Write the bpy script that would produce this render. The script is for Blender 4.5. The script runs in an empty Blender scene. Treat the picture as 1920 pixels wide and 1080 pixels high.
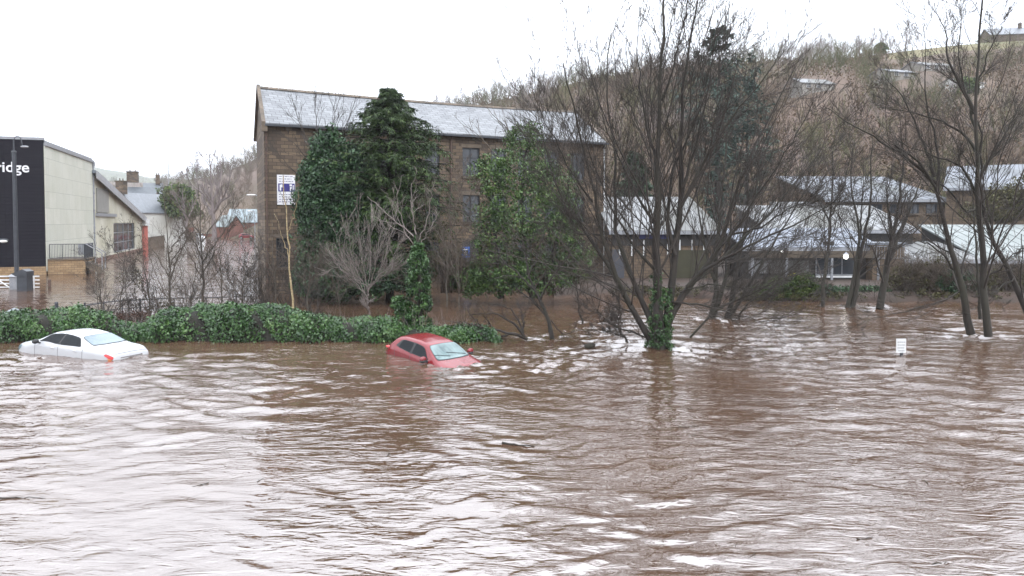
import bpy, math, random
import numpy as np
from mathutils import Vector, Matrix

C = bpy.context.scene
COL = C.collection
R = math.radians
PI = math.pi

# ------------------------------------------------------------------ camera
F = 1400.0            # focal length in photograph pixels (1920 wide)
HC = 4.8              # eye height above the flood water
PITCH = R(2.0)
SH = -0.0396
cd = bpy.data.cameras.new('camera')
cd.sensor_width = 36.0
cd.lens = F / 1920 * 36.0
cd.shift_y = SH
cd.clip_start = 0.1
cd.clip_end = 6000
cam = bpy.data.objects.new('camera', cd)
COL.objects.link(cam)
cam.location = (0, 0, HC)
cam.rotation_euler = (PI / 2 - PITCH, 0, 0)
C.camera = cam

# ------------------------------------------------------------------ sky and sun
SUN_EL, SUN_AZ = R(38), R(150)
w = bpy.data.worlds.new('World')
C.world = w
w.use_nodes = True
nt = w.node_tree
nt.nodes.clear()
sky = nt.nodes.new('ShaderNodeTexSky')
sky.sky_type = 'NISHITA'
sky.sun_disc = False
sky.sun_elevation = SUN_EL
sky.sun_rotation = SUN_AZ
sky.air_density = 1.0
sky.dust_density = 6.0
sky.ozone_density = 1.0
hs = nt.nodes.new('ShaderNodeHueSaturation')
hs.inputs['Saturation'].default_value = 0.12
hs.inputs['Value'].default_value = 1.0
tcn = nt.nodes.new('ShaderNodeTexCoord')
cn = nt.nodes.new('ShaderNodeTexNoise')
cn.inputs['Scale'].default_value = 2.2
cn.inputs['Detail'].default_value = 5
mp = nt.nodes.new('ShaderNodeMapping')
mp.inputs['Scale'].default_value = (1, 1, 3)
cr = nt.nodes.new('ShaderNodeValToRGB')
cr.color_ramp.elements[0].position = 0.3
cr.color_ramp.elements[0].color = (20.8, 22.2, 24.6, 1)
cr.color_ramp.elements[1].position = 0.7
cr.color_ramp.elements[1].color = (32.6, 34.0, 36.6, 1)
mx = nt.nodes.new('ShaderNodeMix')
mx.data_type = 'RGBA'
mx.inputs[0].default_value = 0.72      # overcast: the cloud deck hides most of the blue
bg = nt.nodes.new('ShaderNodeBackground')
bg.inputs['Strength'].default_value = 0.11
wo = nt.nodes.new('ShaderNodeOutputWorld')
L = nt.links.new
L(sky.outputs[0], hs.inputs['Color'])
L(tcn.outputs['Generated'], mp.inputs['Vector'])
L(mp.outputs[0], cn.inputs['Vector'])
L(cn.outputs['Fac'], cr.inputs[0])
L(hs.outputs[0], mx.inputs[6])
L(cr.outputs[0], mx.inputs[7])
# an overcast sky is about three times brighter overhead than at the horizon
sx = nt.nodes.new('ShaderNodeSeparateXYZ')
el = nt.nodes.new('ShaderNodeMath'); el.operation = 'MULTIPLY_ADD'; el.use_clamp = False
el.inputs[1].default_value = 1.25; el.inputs[2].default_value = .62
vm = nt.nodes.new('ShaderNodeVectorMath'); vm.operation = 'SCALE'
ab = nt.nodes.new('ShaderNodeMath'); ab.operation = 'MAXIMUM'; ab.inputs[1].default_value = 0
L(tcn.outputs['Generated'], sx.inputs[0]); L(sx.outputs['Z'], ab.inputs[0]); L(ab.outputs[0], el.inputs[0])
L(mx.outputs[2], vm.inputs[0]); L(el.outputs[0], vm.inputs['Scale'])
L(vm.outputs[0], bg.inputs['Color'])
L(bg.outputs[0], wo.inputs['Surface'])
sd = bpy.data.lights.new('sun', 'SUN')
sd.energy = 0.7
sd.angle = R(25)
sd.color = (1.0, 0.97, 0.93)
sun = bpy.data.objects.new('sun', sd)
COL.objects.link(sun)
sun.rotation_euler = (PI / 2 - SUN_EL, 0, PI - SUN_AZ + 0.0)
C.view_settings.view_transform = 'Standard'
C.view_settings.look = 'None'
C.view_settings.gamma = 1.0
C.view_settings.use_curve_mapping = False
C.view_settings.exposure = -0.12
C.render.engine = 'CYCLES'
C.cycles.max_bounces = 5
C.cycles.diffuse_bounces = 2
C.cycles.glossy_bounces = 3
C.cycles.caustics_reflective = False
C.cycles.caustics_refractive = False

# ------------------------------------------------------------------ helpers
rng = np.random.default_rng(7)
random.seed(7)
CT, ST = math.cos(PITCH), math.sin(PITCH)


def P(px, py, d):
    """world point seen at photograph pixel (px, py) at distance d ahead"""
    a = (px - 960) / F
    b = (540 + SH * 1920 - py) / F
    dy = CT + b * ST
    dz = -ST + b * CT
    t = d / dy
    return np.array([a * t, d, HC + dz * t])


def W(px, py, z=0.0):
    """world point at height z seen at pixel"""
    a = (px - 960) / F
    b = (540 + SH * 1920 - py) / F
    dy = CT + b * ST
    dz = -ST + b * CT
    t = (z - HC) / dz
    return np.array([a * t, dy * t, z])


def tag(o, label=None, cat=None, group=None, kind=None):
    if label: o['label'] = label
    if cat: o['category'] = cat
    if group: o['group'] = group
    if kind: o['kind'] = kind
    return o


def thing(name, loc, label, cat, group=None, rz=0.0):
    o = bpy.data.objects.new(name, None)
    o.empty_display_size = 0.3
    COL.objects.link(o)
    o.location = [float(v) for v in loc]
    o.rotation_euler = (0, 0, rz)
    return tag(o, label, cat, group)


def mesh_obj(name, V, Q, mat, parent=None, base=None, smooth=False, fmat=None, mats=None):
    """V (n,3); Q (m,k) array of equal faces or list of lists"""
    V = np.asarray(V, dtype=np.float64)
    if base is None and parent is not None and parent.rotation_euler[2] == 0 and not parent.get('_local'):
        base = np.array(parent.matrix_basis.translation) if False else np.array(parent.location)
        if parent.parent is not None:
            base = base + np.array(parent.parent.location)
    if base is not None:
        V = V - np.asarray(base)
    me = bpy.data.meshes.new(name)
    if isinstance(Q, np.ndarray):
        n, k = Q.shape
        me.vertices.add(len(V))
        me.vertices.foreach_set('co', V.astype(np.float32).ravel())
        me.loops.add(n * k)
        me.loops.foreach_set('vertex_index', Q.astype(np.int32).ravel())
        me.polygons.add(n)
        me.polygons.foreach_set('loop_start', np.arange(0, n * k, k, dtype=np.int32))
        me.polygons.foreach_set('loop_total', np.full(n, k, dtype=np.int32))
    else:
        me.from_pydata([tuple(v) for v in V], [], [list(f) for f in Q])
    if mats:
        for m in mats: me.materials.append(m)
    else:
        me.materials.append(mat)
    if fmat is not None:
        me.polygons.foreach_set('material_index', np.asarray(fmat, dtype=np.int32))
    if smooth:
        me.polygons.foreach_set('use_smooth', np.ones(len(me.polygons), dtype=bool))
    me.update(calc_edges=True)
    o = bpy.data.objects.new(name, me)
    COL.objects.link(o)
    if parent is not None:
        o.parent = parent
    return o


class MB:
    def __init__(s):
        s.V = []; s.Fc = []

    def box(s, p, u, v, ww):
        p, u, v, ww = [np.asarray(a, float) for a in (p, u, v, ww)]
        n = len(s.V)
        for k in (0, 1):
            for c in (p, p + u, p + u + v, p + v):
                s.V.append(c + k * ww)
        s.Fc += [[n, n + 3, n + 2, n + 1], [n + 4, n + 5, n + 6, n + 7]] + \
                [[n + i, n + (i + 1) % 4, n + 4 + (i + 1) % 4, n + 4 + i] for i in range(4)]
        return s

    def cbox(s, c, sx, sy, sz, rz=0.0):
        ca, sa = math.cos(rz), math.sin(rz)
        u = np.array([ca, sa, 0]) * sx; v = np.array([-sa, ca, 0]) * sy; z = np.array([0, 0, sz])
        return s.box(np.asarray(c, float) - u / 2 - v / 2 - z / 2, u, v, z)

    def poly(s, pts):
        n = len(s.V)
        s.V += [np.asarray(p, float) for p in pts]
        s.Fc.append(list(range(n, n + len(pts))))
        return s

    def prism(s, pts, e):
        n = len(s.V); k = len(pts); e = np.asarray(e, float)
        s.V += [np.asarray(p, float) for p in pts] + [np.asarray(p, float) + e for p in pts]
        s.Fc += [list(range(n, n + k))[::-1], list(range(n + k, n + 2 * k))]
        s.Fc += [[n + i, n + (i + 1) % k, n + k + (i + 1) % k, n + k + i] for i in range(k)]
        return s

    def cyl(s, a, b, r, r2=None, n=10):
        a, b = np.asarray(a, float), np.asarray(b, float)
        r2 = r if r2 is None else r2
        d = b - a; d = d / np.linalg.norm(d)
        x = np.cross(d, [0, 0, 1.0] if abs(d[2]) < .9 else [1.0, 0, 0]); x /= np.linalg.norm(x)
        y = np.cross(d, x)
        m = len(s.V)
        for c, q in ((a, r), (b, r2)):
            for i in range(n):
                t = 2 * PI * i / n
                s.V.append(c + q * (math.cos(t) * x + math.sin(t) * y))
        s.Fc += [[m + i, m + (i + 1) % n, m + n + (i + 1) % n, m + n + i] for i in range(n)]
        s.Fc += [list(range(m, m + n))[::-1], list(range(m + n, m + 2 * n))]
        return s

    def ball(s, c, rx, ry, rz, nu=12, nv=8, rot=0.0):
        m = len(s.V); c = np.asarray(c, float); ca, sa = math.cos(rot), math.sin(rot)
        for j in range(nv + 1):
            ph = PI * j / nv
            for i in range(nu):
                t = 2 * PI * i / nu
                x, y, z = rx * math.sin(ph) * math.cos(t), ry * math.sin(ph) * math.sin(t), rz * math.cos(ph)
                s.V.append(c + [x * ca - y * sa, x * sa + y * ca, z])
        for j in range(nv):
            for i in range(nu):
                s.Fc.append([m + j * nu + i, m + (j + 1) * nu + i, m + (j + 1) * nu + (i + 1) % nu, m + j * nu + (i + 1) % nu])
        return s

    def build(s, name, mat, parent=None, **k):
        return mesh_obj(name, s.V, s.Fc, mat, parent, **k)


# ------------------------------------------------------------------ materials
def N(nt, t, **k):
    n = nt.nodes.new('ShaderNode' + t)
    for a, b in k.items():
        setattr(n, a, b)
    return n


def new_mat(name):
    m = bpy.data.materials.new(name)
    m.use_nodes = True
    nt = m.node_tree
    return m, nt, nt.nodes['Principled BSDF'], nt.links.new


def ramp(nt, stops):
    c = N(nt, 'ValToRGB')
    e = c.color_ramp.elements
    e[0].position = stops[0][0]; e[0].color = (*stops[0][1], 1)
    e[1].position = stops[-1][0]; e[1].color = (*stops[-1][1], 1)
    for p, col in stops[1:-1]:
        x = e.new(p); x.color = (*col, 1)
    return c


def mat(name, c1, c2=None, rough=0.8, scale=1.0, detail=5, stretch=(1, 1, 1), bump=0.0, metal=0.0, coat=0.0, spec=0.5, dirt_or_sheen=None):
    m, nt, b, L = new_mat(name)
    b.inputs['Roughness'].default_value = rough
    b.inputs['Metallic'].default_value = metal
    b.inputs['Coat Weight'].default_value = coat
    b.inputs['Coat Roughness'].default_value = 0.05
    b.inputs['Specular IOR Level'].default_value = spec
    if c2 is None:
        c2 = tuple(x * 0.8 for x in c1)
    tc = N(nt, 'TexCoord'); mp = N(nt, 'Mapping')
    mp.inputs['Scale'].default_value = stretch
    n = N(nt, 'TexNoise')
    n.inputs['Scale'].default_value = scale
    n.inputs['Detail'].default_value = detail
    n.inputs['Roughness'].default_value = 0.62
    L(tc.outputs['Object'], mp.inputs[0]); L(mp.outputs[0], n.inputs['Vector'])
    c = ramp(nt, [(0.3, c1), (0.7, c2)])
    L(n.outputs['Fac'], c.inputs[0])
    out = c.outputs[0]
    if dirt_or_sheen:
        n2 = N(nt, 'TexNoise'); n2.inputs['Scale'].default_value = scale * 0.23; n2.inputs['Detail'].default_value = 7
        L(mp.outputs[0], n2.inputs['Vector'])
        r2 = ramp(nt, [(0.42, (0, 0, 0)), (0.68, (1, 1, 1))])
        L(n2.outputs['Fac'], r2.inputs[0])
        mm = N(nt, 'Mix', data_type='RGBA')
        mm.inputs[7].default_value = (*dirt_or_sheen, 1)
        L(r2.outputs[0], mm.inputs[0]); L(out, mm.inputs[6])
        out = mm.outputs[2]
    L(out, b.inputs['Base Color'])
    if bump:
        bp = N(nt, 'Bump'); bp.inputs['Strength'].default_value = bump; bp.inputs['Distance'].default_value = 0.05
        L(n.outputs['Fac'], bp.inputs['Height']); L(bp.outputs[0], b.inputs['Normal'])
    return m


def brick_mat(name, u, c1, c2, mortar, bw=0.5, bh=0.22, ms=0.012, rough=0.85, slope=None, spec=0.4, off=0.5, dirt_or_sheen=(0.05, 0.045, 0.035), dirtamt=0.5, bump=0.6):
    """courses run along direction u; the other axis is z, or the slope vector for roofs"""
    m, nt, b, L = new_mat(name)
    b.inputs['Roughness'].default_value = rough
    b.inputs['Specular IOR Level'].default_value = spec
    g = N(nt, 'TexCoord')
    d1 = N(nt, 'VectorMath', operation='DOT_PRODUCT'); d1.inputs[1].default_value = (u[0], u[1], 0)
    d2 = N(nt, 'VectorMath', operation='DOT_PRODUCT'); d2.inputs[1].default_value = (0, 0, 1) if slope is None else tuple(slope)
    cb = N(nt, 'CombineXYZ')
    L(g.outputs['Object'], d1.inputs[0]); L(g.outputs['Object'], d2.inputs[0])
    L(d1.outputs['Value'], cb.inputs[0]); L(d2.outputs['Value'], cb.inputs[1])
    br = N(nt, 'TexBrick')
    br.offset = off
    br.inputs['Scale'].default_value = 1.0
    br.inputs['Brick Width'].default_value = bw
    br.inputs['Row Height'].default_value = bh
    br.inputs['Mortar Size'].default_value = ms
    br.inputs['Mortar Smooth'].default_value = 0.3
    br.inputs['Bias'].default_value = 0.0
    br.inputs['Color1'].default_value = (*c1, 1)
    br.inputs['Color2'].default_value = (*c2, 1)
    br.inputs['Mortar'].default_value = (*mortar, 1)
    L(cb.outputs[0], br.inputs['Vector'])
    n = N(nt, 'TexNoise'); n.inputs['Scale'].default_value = 0.45; n.inputs['Detail'].default_value = 8; n.inputs['Roughness'].default_value = 0.7
    L(g.outputs['Object'], n.inputs['Vector'])
    r = ramp(nt, [(0.4, (0, 0, 0)), (0.75, (dirtamt,) * 3)])
    L(n.outputs['Fac'], r.inputs[0])
    mm = N(nt, 'Mix', data_type='RGBA'); mm.inputs[7].default_value = (*dirt_or_sheen, 1)
    L(r.outputs[0], mm.inputs[0]); L(br.outputs['Color'], mm.inputs[6])
    L(mm.outputs[2], b.inputs['Base Color'])
    bp = N(nt, 'Bump'); bp.inputs['Strength'].default_value = bump; bp.inputs['Distance'].default_value = 0.03
    bp.invert = True
    L(br.outputs['Fac'], bp.inputs['Height']); L(bp.outputs[0], b.inputs['Normal'])
    return m


def leaf_mat(name, cols, rough=0.45, spec=0.4, ns=0.9, rw=.55):
    """colour varies from leaf to leaf and slowly from clump to clump"""
    m, nt, b, L = new_mat(name)
    b.inputs['Roughness'].default_value = rough
    b.inputs['Specular IOR Level'].default_value = spec
    g = N(nt, 'NewGeometry'); tc = N(nt, 'TexCoord')
    n = N(nt, 'TexNoise'); n.inputs['Scale'].default_value = ns; n.inputs['Detail'].default_value = 4
    L(tc.outputs['Object'], n.inputs['Vector'])
    a = N(nt, 'Math', operation='MULTIPLY'); a.inputs[1].default_value = rw
    L(g.outputs['Random Per Island'], a.inputs[0])
    a2 = N(nt, 'Math', operation='MULTIPLY_ADD'); a2.inputs[1].default_value = 1.3; a2.inputs[2].default_value = -0.42
    L(n.outputs['Fac'], a2.inputs[0])
    s = N(nt, 'Math', operation='ADD', use_clamp=True)
    L(a.outputs[0], s.inputs[0]); L(a2.outputs[0], s.inputs[1])
    k = len(cols)
    c = ramp(nt, [(i / (k - 1), cols[i]) for i in range(k)])
    L(s.outputs[0], c.inputs[0]); L(c.outputs[0], b.inputs['Base Color'])
    return m


M = {}
M['bark'] = mat('bark_dark', (0.036, 0.028, 0.022), (0.016, 0.013, 0.011), 0.85, 6, stretch=(1, 1, .25), bump=.5, dirt_or_sheen=(.032, .030, .020))
M['bark_grey'] = mat('bark_grey', (0.11, 0.095, 0.075), (0.05, 0.042, 0.034), 0.85, 6, stretch=(1, 1, .3), bump=.4)
M['twig'] = mat('twig', (0.050, 0.040, 0.032), (0.026, 0.021, 0.018), 0.8, 2)
M['twig_pale'] = mat('twig_pale', (0.24, 0.205, 0.185), (0.13, 0.11, 0.10), 0.75, 3)
M['twig_brown'] = mat('twig_brown', (0.13, 0.10, 0.078), (0.06, 0.047, 0.037), 0.8, 2)
M['birch'] = mat('birch_bark', (0.46, 0.38, 0.22), (0.16, 0.10, 0.045), 0.7, 7, stretch=(1, 1, 2.5))
M['wood_mass'] = leaf_mat('wood_twigs', [(.05, .045, .028), (.11, .085, .055), (.165, .12, .095), (.25, .20, .18)], .9, .1, .035, .5)
M['wood_tree'] = mat('hill_tree_bark', (0.21, 0.175, 0.17), (0.15, 0.125, 0.12), 0.9, 0.3)
M['ivy'] = leaf_mat('ivy_leaves', [(.008, .018, .006), (.022, .062, .014), (.06, .13, .032), (.17, .25, .09)], .36, .5, 1.4, .42)
M['ivy_dark'] = leaf_mat('dark_ivy_leaves', [(.010, .020, .010), (.018, .045, .018), (.035, .085, .03), (.07, .14, .045)], .42)
M['ivy_loose'] = leaf_mat('loose_ivy_leaves', [(.018, .034, .012), (.04, .08, .022), (.085, .15, .04), (.17, .25, .07)], .42)
M['cypress'] = leaf_mat('cypress_leaves', [(.010, .020, .008), (.028, .055, .015), (.07, .11, .026), (.16, .18, .045)], .6, .3, 1.1, .32)
M['pine'] = leaf_mat('pine_needles', [(.034, .062, .052), (.062, .10, .082), (.09, .135, .11), (.125, .165, .13)], .7, .2)
M['olive'] = leaf_mat('olive_scrub_leaves', [(.025, .022, .012), (.055, .05, .025), (.085, .08, .035), (.11, .11, .05)], .7, .2)
M['bushgreen'] = leaf_mat('bush_leaves', [(.016, .026, .010), (.035, .06, .018), (.08, .12, .025), (.16, .2, .04)], .5, .3)
M['bramble'] = leaf_mat('dead_bramble_leaves', [(.035, .016, .014), (.07, .035, .028), (.11, .06, .045), (.20, .14, .11)], .7, .2)
M['white_metal'] = mat('white_metal', (.75, .76, .76), (.55, .56, .57), .4, 4)
M['dark_metal'] = mat('dark_metal', (.045, .05, .06), (.025, .028, .035), .4, 3)
M['grey_metal'] = mat('grey_metal', (.30, .31, .33), (.2, .21, .23), .4, 4)
M['rust'] = mat('rusty_metal', (.14, .08, .06), (.05, .04, .035), .8, 5)
M['glass_dark'] = mat('window_glass', (.03, .035, .042), (.05, .055, .065), .08, .6, spec=.7)
# ------------------------------------------------------------------ branches and leaves
class Tubes:
    def __init__(s): s.g = []

    def add(s, pts, rad, sides=4):
        s.g.append((np.asarray(pts, float), np.asarray(rad, float), sides))

    def arrays(s):
        VV, QQ, off = [], [], 0
        for pts, rad, k in s.g:
            B, n, _ = pts.shape
            if B == 0: continue
            t = np.gradient(pts, axis=1)
            t /= np.linalg.norm(t, axis=2, keepdims=True) + 1e-9
            ref = np.where(np.abs(t[:, :1, 2:3]) > .8, np.array([[[1., .1, 0]]]), np.array([[[0, .1, 1.]]]))
            x = np.cross(t, np.broadcast_to(ref, t.shape)); x /= np.linalg.norm(x, axis=2, keepdims=True) + 1e-9
            y = np.cross(t, x)
            a = np.arange(k) * 2 * PI / k
            ring = pts[:, :, None, :] + rad[:, :, None, None] * (np.cos(a)[None, None, :, None] * x[:, :, None, :] + np.sin(a)[None, None, :, None] * y[:, :, None, :])
            VV.append(ring.reshape(-1, 3))
            idx = off + np.arange(B * n * k).reshape(B, n, k)
            q = np.stack([idx[:, :-1], np.roll(idx[:, :-1], -1, 2), np.roll(idx[:, 1:], -1, 2), idx[:, 1:]], -1)
            QQ.append(q.reshape(-1, 4)); off += B * n * k
        return np.concatenate(VV), np.concatenate(QQ)

    def build(s, name, m, parent=None, **k):
        V, Q = s.arrays()
        return mesh_obj(name, V, Q, m, parent, smooth=True, **k)


def unit(v): return v / (np.linalg.norm(v, axis=-1, keepdims=True) + 1e-9)


def grow(st, dr, ln, rad, n=5, wob=.25, up=.15, tip=.3, droop=None):
    """grow B branches at once: points (B,n+1,3) and radii"""
    B = len(st); pts = np.zeros((B, n + 1, 3)); pts[:, 0] = st; d = unit(dr)
    for i in range(n):
        d = unit(d + rng.normal(0, wob, (B, 3)) + np.array([0, 0, up]))
        pts[:, i + 1] = pts[:, i] + d * (ln / n)[:, None]
    r = rad[:, None] * np.linspace(1, tip, n + 1)[None]
    return pts, r


def spawn(pts, r, k, t0=.2, t1=1., ang=(.4, .9), lr=(.3, .6), rr=.6, taper=True):
    B, n, _ = pts.shape
    ln = np.linalg.norm(np.diff(pts, axis=1), axis=2).sum(1)
    t = rng.uniform(t0, t1, (B, k)); f = t * (n - 1); i = np.minimum(f.astype(int), n - 2); w_ = (f - i)[..., None]
    bi = np.arange(B)[:, None]
    p0, p1 = pts[bi, i], pts[bi, i + 1]
    st = p0 * (1 - w_) + p1 * w_
    tg = unit(p1 - p0)
    rd = unit(np.cross(tg, rng.normal(0, 1, tg.shape)))
    a = rng.uniform(ang[0], ang[1], (B, k, 1))
    d = tg * np.cos(a) + rd * np.sin(a)
    l = ln[:, None] * rng.uniform(lr[0], lr[1], (B, k))
    if taper: l = l * (1.15 - .6 * t)
    rad = (r[bi, i] * (1 - w_[..., 0]) + r[bi, i + 1] * w_[..., 0]) * rr
    return st.reshape(-1, 3), d.reshape(-1, 3), l.ravel(), rad.ravel()


def resample(pl, n):
    pl = np.asarray(pl, float)
    s = np.r_[0, np.cumsum(np.linalg.norm(np.diff(pl, axis=0), axis=1))]
    t = np.linspace(0, s[-1], n)
    o = np.stack([np.interp(t, s, pl[:, i]) for i in range(3)], 1)
    q = o.copy()
    for _ in range(2):
        q[1:-1] = (q[:-2] + 2 * q[1:-1] + q[2:]) / 4
    return q


def limbs_px(L_, d0, wander=2.5):
    """hand laid limbs: (pixel polyline, base radius, tip radius, depth drift)"""
    P_, R_ = [], []
    for pl, r0, r1, dd in L_:
        k = len(pl)
        pts = [P(x, y, d0 + dd * (i / (k - 1)) ** 1.0) for i, (x, y) in enumerate(pl)]
        q = resample(pts, 15)
        q[1:] += rng.normal(0, .03, (14, 3))
        P_.append(q); R_.append((r1 + (r0 - r1) * np.linspace(1, 0, 15) ** 1.45) * (1 + rng.normal(0, .03, 15)))
    return np.array(P_), np.array(R_)


def ramify(P0, R0, spec, minr=.006, crown=None, trunk=None, maxr=1.0):
    cur = (P0, R0)
    for (k, t0, ang, lr, rr, n, wob, up, sides) in spec:
        st, d, l, r = spawn(cur[0], cur[1], k, t0, 1.0, ang, lr, rr)
        r = np.clip(r, minr, maxr)
        cur = grow(st, d, l, r, n, wob, up, .45)
        crown.add(cur[0], np.maximum(cur[1], minr * .7), sides)
    return cur


def bare_tree(name, label, limbs, spec, base, trunkm='bark', twigm='twig', minr=.006, group=None, cat='tree', sides=9):
    o = thing(name, base, label, cat, group)
    t = Tubes(); c = Tubes()
    t.add(limbs[0], limbs[1], sides)
    ramify(limbs[0], limbs[1], spec, minr, c)
    t.build('trunk', M[trunkm], o)
    c.build('crown', M[twigm], o)
    return o


def leaf_quads(pos, nrm, size, aspect=.7, droop=.25, jit=.5):
    """one pointed leaf (kite) per position, facing roughly along nrm"""
    n = len(pos)
    nn = unit(nrm + rng.normal(0, jit, (n, 3)))
    up = np.tile(np.array([0, 0, -1.0]), (n, 1)) + rng.normal(0, .6, (n, 3))
    a = unit(up - (up * nn).sum(1, keepdims=True) * nn)       # tip direction, mostly down
    b = np.cross(nn, a)
    s = size * rng.uniform(.6, 1.25, n)[:, None]
    p0 = pos - a * s * .5
    p2 = pos + a * s * .6 - nn * s * droop
    p1 = pos - a * s * .05 + b * s * aspect * .5
    p3 = pos - a * s * .05 - b * s * aspect * .5
    V = np.stack([p0, p1, p2, p3], 1).reshape(-1, 3)
    return V, np.arange(4 * n).reshape(n, 4)


def sphere_pts(n):
    v = unit(rng.normal(0, 1, (n, 3)))
    return v


def clump_leaves(centres, radii, per, size, flat=.8, topbias=.0):
    """leaves on the outer shell of many small clumps"""
    K = len(centres)
    v = sphere_pts(K * per).reshape(K, per, 3)
    v[..., 2] = np.where(rng.random((K, per)) < topbias, np.abs(v[..., 2]), v[..., 2])
    rr = rng.uniform(.75, 1.08, (K, per, 1))
    pos = centres[:, None] + v * rr * radii[:, None, None] * np.array([1, 1, flat])
    return leaf_quads(pos.reshape(-1, 3), v.reshape(-1, 3), size)


def envelope(n, c, rx, ry, rz, power=1.0, seed=1, noise=.25, shell=.55):
    """points through an uneven ellipsoidal crown, mostly near its skin"""
    v = sphere_pts(n)
    k = np.array([[2.1, 1.3, 1.7], [1.1, -2.3, 2.9], [-2.7, 1.9, .9]]) + seed * .13
    w_ = np.sin(v @ k.T * 2.2 + seed).sum(1) / 3
    rr = (1 + noise * w_) * (shell + (1 - shell) * rng.random(n) ** .5)
    return np.asarray(c) + v * rr[:, None] * np.array([rx, ry, rz])
# ------------------------------------------------------------------ water
def water_height(x, y):
    """standing and running waves of the flood, crests mostly across the view"""
    r = np.random.default_rng(3)
    wx = x + .8 * np.sin(.21 * y + .13 * x) + .35 * np.sin(.9 * x + .4 * y + 2) + .12 * np.sin(2.7 * x - 1.9 * y)
    wy = y + .9 * np.sin(.17 * x + .6) + .45 * np.sin(.55 * x - .35 * y) + .22 * np.sin(1.3 * x + .8 * y + 1.) + .09 * np.sin(3.1 * x + 2.3 * y) + .04 * np.sin(6.7 * x - 1.7 * y)
    h = np.zeros_like(x)
    env = .62 + .38 * np.sin(.16 * x + .9) * np.sin(.21 * y + .05 * x + 1.1)
    env = env + .30 * np.sin(.43 * x - .3 * y + 2.) * np.sin(.31 * y + .2 * x)
    calm = 1 - .62 * np.exp(-(((x + 5.5) / 6.) ** 2 + ((y - 12.5) / 3.6) ** 2))   # slack water near the bank on the left
    rough = 1 + .30 / (1 + np.exp(-(x - 3.) / 2.5)) * (1 / (1 + np.exp(-(y - 17.) / 3.)))
    for i in range(140):
        lam = .2 * (8 ** r.random())
        th = r.normal(0, .42) + (.22 if lam > 1 else -.1)
        kx, ky = math.sin(th) * 2 * PI / lam, math.cos(th) * 2 * PI / lam
        amp = .0023 * lam ** .86 * (1.0 if lam < 1.0 else .8)
        ph = r.uniform(0, 6.28)
        e2 = 1 + .8 * np.sin(kx * .11 * y + ky * .09 * x + ph * 3)
        q = kx * wx + ky * wy + ph
        s = np.sin(q)
        if i % 2:
            s = 1.25 * (1 - 2 * np.sqrt(np.sin(q * .5) ** 2 + .004))      # sharper crests
        h += amp * e2 * (s + .18 * np.cos(2 * q))
    h = h * np.clip(env, .2, 1.3) * calm * rough * 1.15
    # disturbed water where the current meets trunks and cars, trailing to the right
    for ox, oy, rad, amp in ((5.65, 28.3, .5, .035), (18.8, 31.3, .35, .04), (19.8, 31.0, .35, .045), (14.0, 27., .12, .02), (-2.7, 26.2, 1.7, .022), (-15.6, 26.4, 2.0, .02),
                             (10.3, 36.5, .9, .03), (17.4, 41.3, .5, .025), (20.6, 41.5, .4, .025), (1.7, 31., .3, .02), (.6, 30.8, .4, .02)):
        dx, dy = x - ox, y - oy
        dx2 = np.where(dx > 0, dx * .45, dx)
        rr = np.sqrt(dx2 ** 2 + dy ** 2 + 1e-6)
        en = np.exp(-np.maximum(rr - rad, 0) / (.5 + rad * .35))
        h = h * (1 + .6 * en) + .4 * amp * en * (np.cos(9 * (rr - rad)) + .6 * np.sin(7 * dx + 5 * dy + 2 * np.sin(3 * dy)))
    return h


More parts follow.
